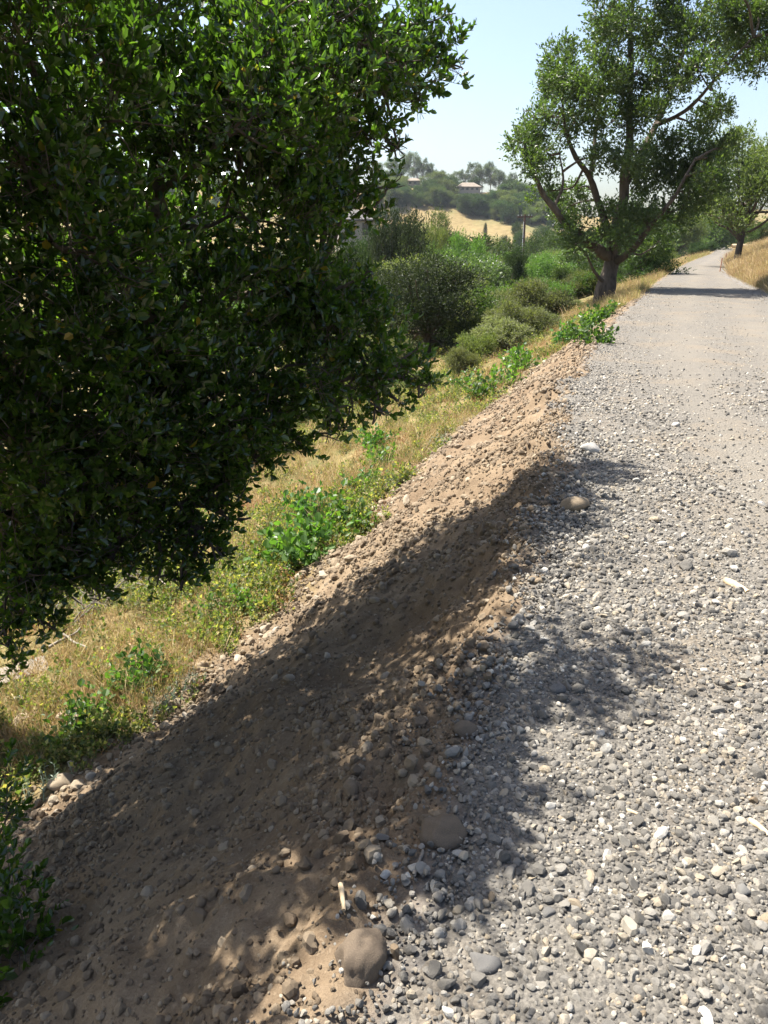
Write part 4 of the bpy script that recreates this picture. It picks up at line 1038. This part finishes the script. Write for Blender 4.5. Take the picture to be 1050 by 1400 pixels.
straw_meshes = [straw_mesh('straw_piece', 420+k, 26, .22+.05*k, M['straw'], .09, .006, .6) for k in range(4)] + [straw_mesh('green_straw_piece', 430+k, 34, .26, M['weed_leaf']) for k in range(2)]
def verge_points(n, y0, y1, fn, smin, smax, reach):
    Y = y0*(y1/y0)**rng.random(n); st = toe_depth(Y)/SLOPE+.12
    st = st+weed_off(Y); s = st-.3+rng.random(n)**1.35*reach; X = x_edge(Y)-s/heading_cos(Y)
    keep = rng.random(n) < fn(s, st, X, Y)
    P = np.stack([X, Y, h_full(X, Y)-.01], -1); keep &= seen(P, 200, 200)
    P = P[keep]; S = rng.uniform(smin, smax, len(P))
    return P, S
wp, ws = verge_points(30000, 2.2, 34, lambda s, st, X, Y: np.clip(.34+1.4*fbm2(X*1.1, Y*1.1, 4, 151), .10, .9)*sstep(st-.25, st+.25, s+.35*fbm2(X*1.3, Y*1.3, 4, 101)), .40, .95, 9)
pk = np.where(fbm2(wp[:, 0]*.6, wp[:, 1]*.6, 3, 153)+rng.normal(0, .35, len(wp)) > .06, rng.integers(4, 6, len(wp)), rng.integers(0, 4, len(wp)))
node_scatter('weeds', wp, rand_rot(len(wp), .25), ws, pk, weed_meshes, 'low leafy green weeds covering the ground below the slope')
dp, ds = verge_points(30000, 2.2, 40, lambda s, st, X, Y: np.clip(.30-1.1*fbm2(X*1.1, Y*1.1, 4, 151), .05, 1)*sstep(st-.1, st+.4, s+.35*fbm2(X*1.3, Y*1.3, 4, 101))*np.interp(Y, [14, 22], [1, .35]), .35, .95, 9)
pk = np.where(rng.random(len(dp)) < .22, rng.integers(4, 6, len(dp)), rng.integers(0, 4, len(dp)))
# dry grass on the bank right of the road and on the verge
n = 26000; Y = 18*(95/18)**rng.random(n); r_ = rng.random(n)**1.3*9; X = x_edge(Y)+(road_w(Y)+.05+r_)/heading_cos(Y)
P2 = np.stack([X, Y, h_full(X, Y)-.01], -1); k = seen(P2) & (rng.random(n) < np.clip(.6+fbm2(X*.6, Y*.6, 3, 161), .1, 1)); P2 = P2[k]
n = 2200; Y = 24*(110/24)**rng.random(n); s = rng.uniform(.15, 2.2, n); X = x_edge(Y)-s/heading_cos(Y); P3 = np.stack([X, Y, h_full(X, Y)-.01], -1); P3 = P3[seen(P3)]
PP = np.concatenate([dp, P2, P3]); SS = np.concatenate([ds, rng.uniform(.6, 1.3, len(P2))*(1+P2[:, 1]/80), rng.uniform(.6, 1.2, len(P3))*(1+P3[:, 1]/80)])
pk = np.concatenate([pk, np.where(rng.random(len(P2)) < .12, 5, rng.integers(0, 4, len(P2))), np.where(rng.random(len(P3)) < .4, 5, rng.integers(0, 4, len(P3)))])
node_scatter('dry_grass', PP, rand_rot(len(PP), .2), SS, pk, straw_meshes, 'straw-coloured dry grass on the verges and bank')

# ------------------------------------------------------------------ single plants
def plant_parts(seed, leafmat, n_stem, h, k, L, W, tmpl, lean=.7):
    r = np.random.default_rng(seed)
    P = np.stack([r.normal(0, .10, n_stem), r.normal(0, .10, n_stem), np.zeros(n_stem)], -1)
    D = unit(np.stack([r.normal(0, lean, n_stem), r.normal(0, lean, n_stem), np.ones(n_stem)], -1)); tl = r.uniform(.45, 1, n_stem)*h
    a = Acc(); a.add(*twig_leaves(r, P, D, tl, k, L, W, tmpl, .15, .55, 1.1)); b = Acc(); b.add(*twig_sticks(P+D*(tl*.45)[:, None], D, tl*.52, .003))
    return {'foliage': a.mesh('foliage', leafmat), 'stems': b.mesh('stems', leafmat)}
MALLOW = [plant_parts(500+k, M['mallow_leaf'], 26, .36, 9, .062, .058, LEAF6, .8) for k in range(3)]
SILVER = [plant_parts(510+k, M['silver_leaf'], 16, .20, 14, .04, .008, LEAF4, .6) for k in range(2)]
def plant_at(parts, name, u, v, size, label, cat, group, k):
    p = ground_hit(u, v); o = empty(name, (p[0], p[1], p[2]-.02), label, cat, group, k*1.7, size)
    for nm, me in parts.items(): new_obj(nm, me, o)
G1 = 'broad-leaved green plants along the foot of the slope'
for k, (u, v, sz, lb) in enumerate(((415, 770, .95, 'bright green mallow at the foot of the slope, lowest of the middle clump'), (440, 745, 1.0, 'bright green mallow in the heart of the middle clump'),
        (462, 722, .95, 'green mallow beside the silvery sprig, upper end of the middle clump'), (425, 715, .9, 'green mallow on the left side of the middle clump'), (390, 755, .7, 'small mallow left of the middle clump'),
        (655, 545, 1.0, 'dark green mallow at the lower end of the upper clump'), (685, 528, 1.0, 'dark green mallow in the middle of the upper clump'), (715, 508, 1.0, 'green mallow at the upper end of the upper clump'),
        (640, 530, .9, 'green mallow on the left rim of the upper clump'), (700, 500, 1.0, 'green mallow behind the upper clump'), (818, 470, .9, 'green plant sprawling onto the gravel edge near the shrubs'),
        (800, 462, 1.1, 'green plant below the one that sprawls onto the gravel'), (775, 470, 1.1, 'green plant between sage shrub and gravel edge'), (822, 440, 1.2, 'leafy green plant below the spreading tree'), (808, 448, 1.0, 'small green plant beside the leafy one below the tree'),
        (215, 925, .6, 'low green mallow at the stony toe of the slope, left of the silvery sprig'), (185, 945, .6, 'low green mallow behind the tan slab'), (110, 1005, .7, 'green mallow below the tan slab'), (140, 990, .6, 'small mallow beside the tan slab'),
        (345, 825, .55, 'small mallow at the slope foot below the middle clump'), (290, 840, .6, 'weedy mallow among dry weeds left of the middle clump'), (520, 640, .75, 'leafy weed on the dry grass between the two clumps'), (515, 615, .8, 'upper leafy weed between the two clumps'),
        (500, 665, .6, 'small weed at the earth edge between the two clumps'), (640, 480, 1.2, 'tall green plant below the olive shrub'))):
    plant_at(MALLOW[k % 3], 'mallow_plant', u, v, sz*1.35, lb, 'plant', G1, k)
for k, (u, v, sz, lb) in enumerate(((231, 958, 1.0, 'silvery sprig growing from the stones at the slope foot'), (253, 936, .7, 'small silvery sprig above the larger one in the stones'), (500, 716, .9, 'silvery sprig beside the middle mallow clump'),
        (606, 612, .9, 'pale blue-green sprig alone on the bare earth'), (530, 668, .9, 'silvery sprig at the edge of the earth above the clump'), (55, 1090, 1.0, 'silvery tuft in the shade at the left edge'))):
    plant_at(SILVER[k % 2], 'silvery_plant', u, v, sz, lb, 'plant', 'silvery sprigs on the slope', k)

# leafy oak shoot at the lower left corner
def oak_shoot(name, spots, seed, label):
    r = np.random.default_rng(seed); B = np.array([(*at_f(u, v, f), rad, rad, rad) for (u, v, f, rad) in spots])
    g = np.array([B[:, 0].min()-.1, B[:, 1].mean(), 0]); g[2] = h_full(g[:1], g[1:2])[0]
    root = empty(name, g, label, 'shrub')
    P, D = crown_twigs(r, B, 1100, 9, .5, .4, 0, 1, 2.0); tl = r.uniform(.06, .12, len(P)); a = Acc(); a.add(*twig_leaves(r, P, D, tl, 8, .042, .028, LEAF6, .3, .45, .9))
    new_obj('foliage', a.mesh('foliage', M['oak_leaf']), root, -g); s = Acc()
    for k, b in enumerate(B): s.add(*tube(curve([g+[0, 0, -.03], (g+b[:3])/2+[0, 0, .05], b[:3]], 8, .06, k), .012, .004, 5))
    s.add(*twig_sticks(P, D, tl, .002)); new_obj('stems', s.mesh('stems', M['grey_bark']), root, -g)
oak_shoot('oak_shrub', [(15, 1215, 3.1, .11), (35, 1275, 3.0, .13), (10, 1290, 2.9, .15), (25, 1340, 2.8, .13), (-30, 1240, 3.0, .2), (-20, 1360, 2.8, .2)], 71, 'small leafy oak shrub at the lower left corner of the slope')
oak_shoot('oak_shrub', [(5, 1060, 3.9, .10), (-20, 1090, 3.8, .18), (12, 1110, 3.7, .06)], 72, 'shaded oak shoot at the left edge above the corner shrub')

def dead_brush(u, v, size, seed, label):
    r = np.random.default_rng(seed); p = ground_hit(u, v); root = empty('dead_brush', p, label, 'brush', 'dead brush below the oak'); main = Acc(); tw = Acc()
    for k in range(7):
        a = r.uniform(0, 6.28); e = np.array([math.cos(a)*r.uniform(.3, .9), math.sin(a)*r.uniform(.3, .9), r.uniform(.25, .8)])*size
        c = curve([[0, 0, -.02], e*.5+r.normal(size=3)*.08*size, e], 10, .1, seed+k); main.add(*tube(c, .009*size+.003, .003, 5))
        for j in range(9):
            b = c[r.integers(2, 10)]; d = unit(unit(e)+r.normal(size=3)*.7)*r.uniform(.12, .4)*size
            tw.add(*tube(curve([b, b+d*.5+r.normal(size=3)*.02, b+d], 6, .08, j), .0035, .0015, 4))
    new_obj('stems', main.mesh('stems', M['dead_wood'], True), root); t_ = new_obj('twigs', tw.mesh('twigs', M['dead_wood'], True), root); t_['kind'] = 'stuff'
for k, a in enumerate(((95, 860, .75, 'bleached dead brush behind the concrete block at left'), (140, 835, .6, 'bleached dead brush right of the one behind the block'), (65, 825, .8, 'tall bleached dead brush under the left end of the oak'),
        (215, 800, .4, 'small dead stalks on the weeds below the oak tip'), (330, 640, .9, 'dead brush in the shade behind the hanging oak boughs'), (395, 610, .8, 'dead brush right of the shaded brush under the oak boughs'),
        (640, 400, 1.6, 'pale leafless branches right of the dark rounded oak'))):
    dead_brush(a[0], a[1], a[2], 900+k, a[3])

# ------------------------------------------------------------------ single stones, sticks, debris
def rock_at(name, u, v, wpx, mat, seed, label, cat, flat=.65, sink=.25, rz=0.0, stretch=1.0, sub=3, rough=.2, cuts=5, smooth=True, aspect=None):
    p = ground_hit(u, v); uu, vv, f = project(p); rad = wpx/2/FPX*float(f)
    me = stone_mesh(name, seed, mat, sub, flat, rough, cuts, smooth)
    o = new_obj(name, me); o.location = (p[0], p[1], p[2]+rad*flat*(1-2*sink)); o.scale = (rad*stretch, rad, rad); o.rotation_euler = (0, 0, rz)
    return tag(o, label, cat)
rock_at('boulder', 606, 1140, 70, M['brown_rock'], 601, 'smooth brown boulder half buried at the road edge, upper of two', 'boulder', .95, .48, .3, 1, 4, .3, 1)
rock_at('boulder', 490, 1318, 88, M['brown_rock'], 602, 'smooth brown boulder half buried at the road edge, lower of two', 'boulder', .95, .48, .9, 1.1, 4, .3, 1)
rock_at('boulder', 635, 995, 40, M['brown_rock'], 603, 'brown rock on the crest of the slope above the boulders', 'rock', .9, .48, .2, 1, 3, .3, 2)
rock_at('rock', 786, 697, 40, M['tan_stone'], 604, 'tan wedge-shaped rock on the crest inside the shadow tip', 'rock', .6, .2, .5, 1.2)
rock_at('rock', 808, 620, 24, M['white_stone'], 605, 'whitish rock at the gravel edge above the shadow tip', 'rock', .85, .25, .1, 1.3, 3, .3)
rock_at('rock', 923, 586, 12, M['white_stone'], 606, 'lone pale stone standing on the road beyond the shadow', 'rock', .8, .1)
rock_at('rock', 660, 1322, 42, M['grey_stone'], 607, 'rough pale grey stone near the bottom of the road', 'rock', .6, .15, .2, 1.2, 3, .35)
rock_at('rock', 702, 1300, 17, M['white_stone'], 608, 'small white block beside the rough grey stone', 'rock', .8, .1, .3)
rock_at('rock', 275, 912, 22, M['tan_stone'], 609, 'blocky tan rock in the rubble at the slope foot', 'rock', .7, .15, .2, 1.2)
rock_at('rock', 200, 985, 20, M['tan_stone'], 610, 'tan rock in the rubble below the silvery sprig', 'rock', .7, .2, .7, 1.2)
rock_at('rock', 85, 1075, 34, M['tan_stone'], 611, 'pale rock at the lower left end of the rubble', 'rock', .6, .25, .2, 1.2)
rock_at('rock_slab', 116, 972, 58, M['tan_stone'], 612, 'flat tan slab lying in the weeds left of the slope', 'rock slab', .22, .1, .45, 1.25, 3, .15, 4)
rock_at('rock_slab', 36, 985, 48, M['tan_stone'], 613, 'low flat stone in the weeds near the white scrap', 'rock slab', .2, .2, .5, 1.3, 3, .15, 4)
rock_at('rock', 447, 885, 16, M['tan_stone'], 614, 'tan cobble in the shade halfway down the slope', 'rock', .7, .2)
rock_at('rock', 480, 772, 14, M['white_stone'], 615, 'pale stone at the slope foot right of the mallow clump', 'rock', .5, .2, .6, 1.5)
rock_at('rock', 985, 1002, 20, M['white_stone'], 616, 'bright white stone on the right side of the gravel', 'rock', .6, .15, .2, 1.2)
rock_at('rock', 975, 1160, 16, M['white_stone'], 617, 'white stone beside the pale stick on the gravel', 'rock', .7, .15)
rock_at('rock', 1015, 1222, 30, M['grey_stone'], 618, 'dark grey stone near the right edge of the gravel', 'rock', .7, .2, .4)
rock_at('rock', 878, 1278, 20, M['grey_stone'], 619, 'dark angular stone low on the gravel, right of the white block', 'rock', .8, .15, .3)
rock_at('rock', 750, 1252, 24, M['grey_stone'], 620, 'grey stone right of the white block', 'rock', .6, .2, .3)
rock_at('rock', 762, 945, 24, M['grey_stone'], 621, 'grey stone in the middle shadow patch on the gravel', 'rock', .7, .2, .3)
rock_at('rock', 855, 955, 16, M['grey_stone'], 622, 'grey stone at the outer rim of the middle shadow patch', 'rock', .7, .2, .3)
rock_at('rock', 757, 795, 10, M['white_stone'], 623, 'white pebble at the gravel edge between the two shadow patches', 'rock', .8, .1)
rock_at('rock', 690, 640, 9, M['tan_stone'], 624, 'tan stone high on the sunlit earth', 'rock', .8, .15)
# loose stones of the road and the slope, each its own piece
rs = np.random.default_rng(99)
piece_g = [stone_mesh('stone', 700+k, M['gravel'], 2, .7, .25, 6, False) for k in range(8)]
piece_w = [stone_mesh('stone', 720+k, M['white_stone'], 2, .7, .22, 6, False) for k in range(3)]
piece_t = [stone_mesh('stone', 730+k, M['tan_stone'], 2, .7, .25, 5, False) for k in range(6)]
n_done = 0
while n_done < 230:
    u, v = rs.uniform(480, 1050), rs.uniform(660, 1400)
    p = ground_hit(u, v, 12, False); q = p[0]-float(x_edge(p[1]))
    if q < -.05: continue
    p[2] = h_full(p[0:1], p[1:2])[0]
    f = float(project(p)[2]); d = rs.uniform(9, 16) if rs.random() < .9 else rs.uniform(16, 24)
    rad = min(d/2/FPX*f, .045)
    t = rs.random(); ml = piece_w if t < .05 else (piece_t if t < .17 else piece_g)
    o = new_obj('stone', ml[rs.integers(0, len(ml))], road); o.location = (p[0], p[1], p[2]+.012+rad*.25); o.scale = (rad*rs.uniform(.9, 1.3), rad, rad*rs.uniform(.8, 1.1)); o.rotation_euler = tuple(rs.uniform(-.4, .4, 2))+(rs.uniform(0, 6.28),)
    n_done += 1
n_done = 0
while n_done < 150:
    Y = rs.uniform(2.4, 8.5); st = float(toe_depth(Y))/SLOPE+.12
    s = st-.05+.5*float(weed_off(Y))+rs.normal()*.22 if rs.random() < .72 else rs.uniform(.1, st)
    X = float(x_edge(Y))-s/float(heading_cos(Y)); z = float(h_full(np.array([X]), np.array([Y]))[0]); u, v, f = project(np.array([X, Y, z]))
    if not (0 < u < 900 and v < 1390): continue
    rad = min(rs.uniform(9, 18)/2/FPX*float(f), .06)
    o = new_obj('stone', piece_t[rs.integers(0, 6)], fill); o.location = (X, Y, z+rad*.2); o.scale = (rad*rs.uniform(.9, 1.4), rad, rad); o.rotation_euler = tuple(rs.uniform(-.5, .5, 2))+(rs.uniform(0, 6.28),)
    n_done += 1

def stick(name, a, b, r0, mat, label, cat='stick', lift=.012, wig=.05):
    p, q = ground_hit(*a), ground_hit(*b); p = p+[0, 0, lift]; q = q+[0, 0, lift]; m = (p+q)/2
    V, F = tube(curve([p-m, [0, 0, .004], q-m], 9, wig, 5), r0, r0*.7, 7, 3, .25)
    cap = np.array([[0, 1, 2, 3], [0, 3, 4, 6]]); F = np.concatenate([F, cap, len(V)-7+cap[:, ::-1]])
    return tag(new_obj(name, mesh_np(name, V, F, mat, True), None, m), label, cat)
stick('wood_chip', (992, 797), (1022, 813), .022, M['cut_wood'], 'pale splinter of wood lying on the gravel at the right', 'wood chip', .015)
stick('stick', (1024, 1124), (1052, 1146), .010, M['cut_wood'], 'pale broken stick at the right edge of the gravel')
stick('stick', (850, 1112), (872, 1118), .007, M['cut_wood'], 'short tan stick on the middle of the gravel')
stick('stick', (838, 1136), (893, 1152), .004, M['dead_wood'], 'thin twig on the gravel below the short tan stick')
stick('stick', (1002, 876), (1046, 880), .012, M['oak_bark'], 'dark twig lying on the gravel at the right edge')
stick('stick', (566, 1198), (578, 1165), .006, M['dead_wood'], 'curved grey twig below the upper boulder')
stick('stick', (466, 1228), (470, 1258), .008, M['cut_wood'], 'short pale root end sticking out of the earth above the lower boulder', lift=.02)
stick('stick', (95, 1020), (150, 1002), .005, M['dead_wood'], 'thin bleached stick along the foot of the slope by the mallow')
stick('stick', (205, 795), (235, 825), .006, M['dead_wood'], 'bleached dead stalk lying on the weeds below the oak tip', lift=.15)
stick('stick', (75, 850), (82, 835), .006, M['dead_wood'], 'bleached twig standing near the left brush', lift=.15)
stick('fallen_branch', (60, 905), (112, 872), .016, M['dead_wood'], 'pale dead branch lying behind the concrete ledge', 'branch', .10, .12)
stick('fallen_branch', (78, 880), (120, 905), .011, M['dead_wood'], 'thinner dead branch crossing the pale one behind the ledge', 'branch', .12, .12)
# ledge and paper scrap
p = ground_hit(28, 925)
o = part_box('concrete_block', None, (-.26, -.13, -.12), (.24, .13, .07), M['concrete'], .015); o.location = p; o.rotation_euler = (.08, -.1, .5)
tag(o, 'weathered concrete block jutting from the weeds at the left edge', 'block')
p = ground_hit(27, 963); r = np.random.default_rng(4); gx, gy = np.meshgrid(np.linspace(-.035, .035, 5), np.linspace(-.025, .025, 5))
V = np.stack([gx, gy, .03+.018*r.random(gx.shape)], -1).reshape(-1, 3); ii = np.arange(25).reshape(5, 5)
F = np.stack([ii[:-1, :-1], ii[:-1, 1:], ii[1:, 1:], ii[1:, :-1]], -1).reshape(-1, 4)
o = new_obj('paper_scrap', mesh_np('paper_scrap', V, F, M['paper']), None, p+[0, 0, .02]); sm = o.modifiers.new('solid', 'SOLIDIFY'); sm.thickness = .002
tag(o, 'crumpled white paper scrap in the weeds by the flat stone', 'litter')
hz = part_box('haze', None, (-780, -75, -18), (820, 745, 75), None)
hm = bpy.data.materials.new('haze_air'); hm.use_nodes = True; ht = hm.node_tree; ht.nodes.clear()
ho = ht.nodes.new('ShaderNodeOutputMaterial'); hv = ht.nodes.new('ShaderNodeVolumePrincipled')
hv.inputs['Color'].default_value = (.80, .88, 1.0, 1); hv.inputs['Density'].default_value = .00011; hv.inputs['Anisotropy'].default_value = .3
ht.links.new(hv.outputs[0], ho.inputs['Volume']); hz.data.materials.clear(); hz.data.materials.append(hm)
tag(hz, 'thin pale haze over the valley', kind='stuff')
print('tris', sum(len(m.loops)-2*len(m.polygons) for m in {o.data for o in bpy.data.objects if o.type == 'MESH'}), 'objects', len(bpy.data.objects))
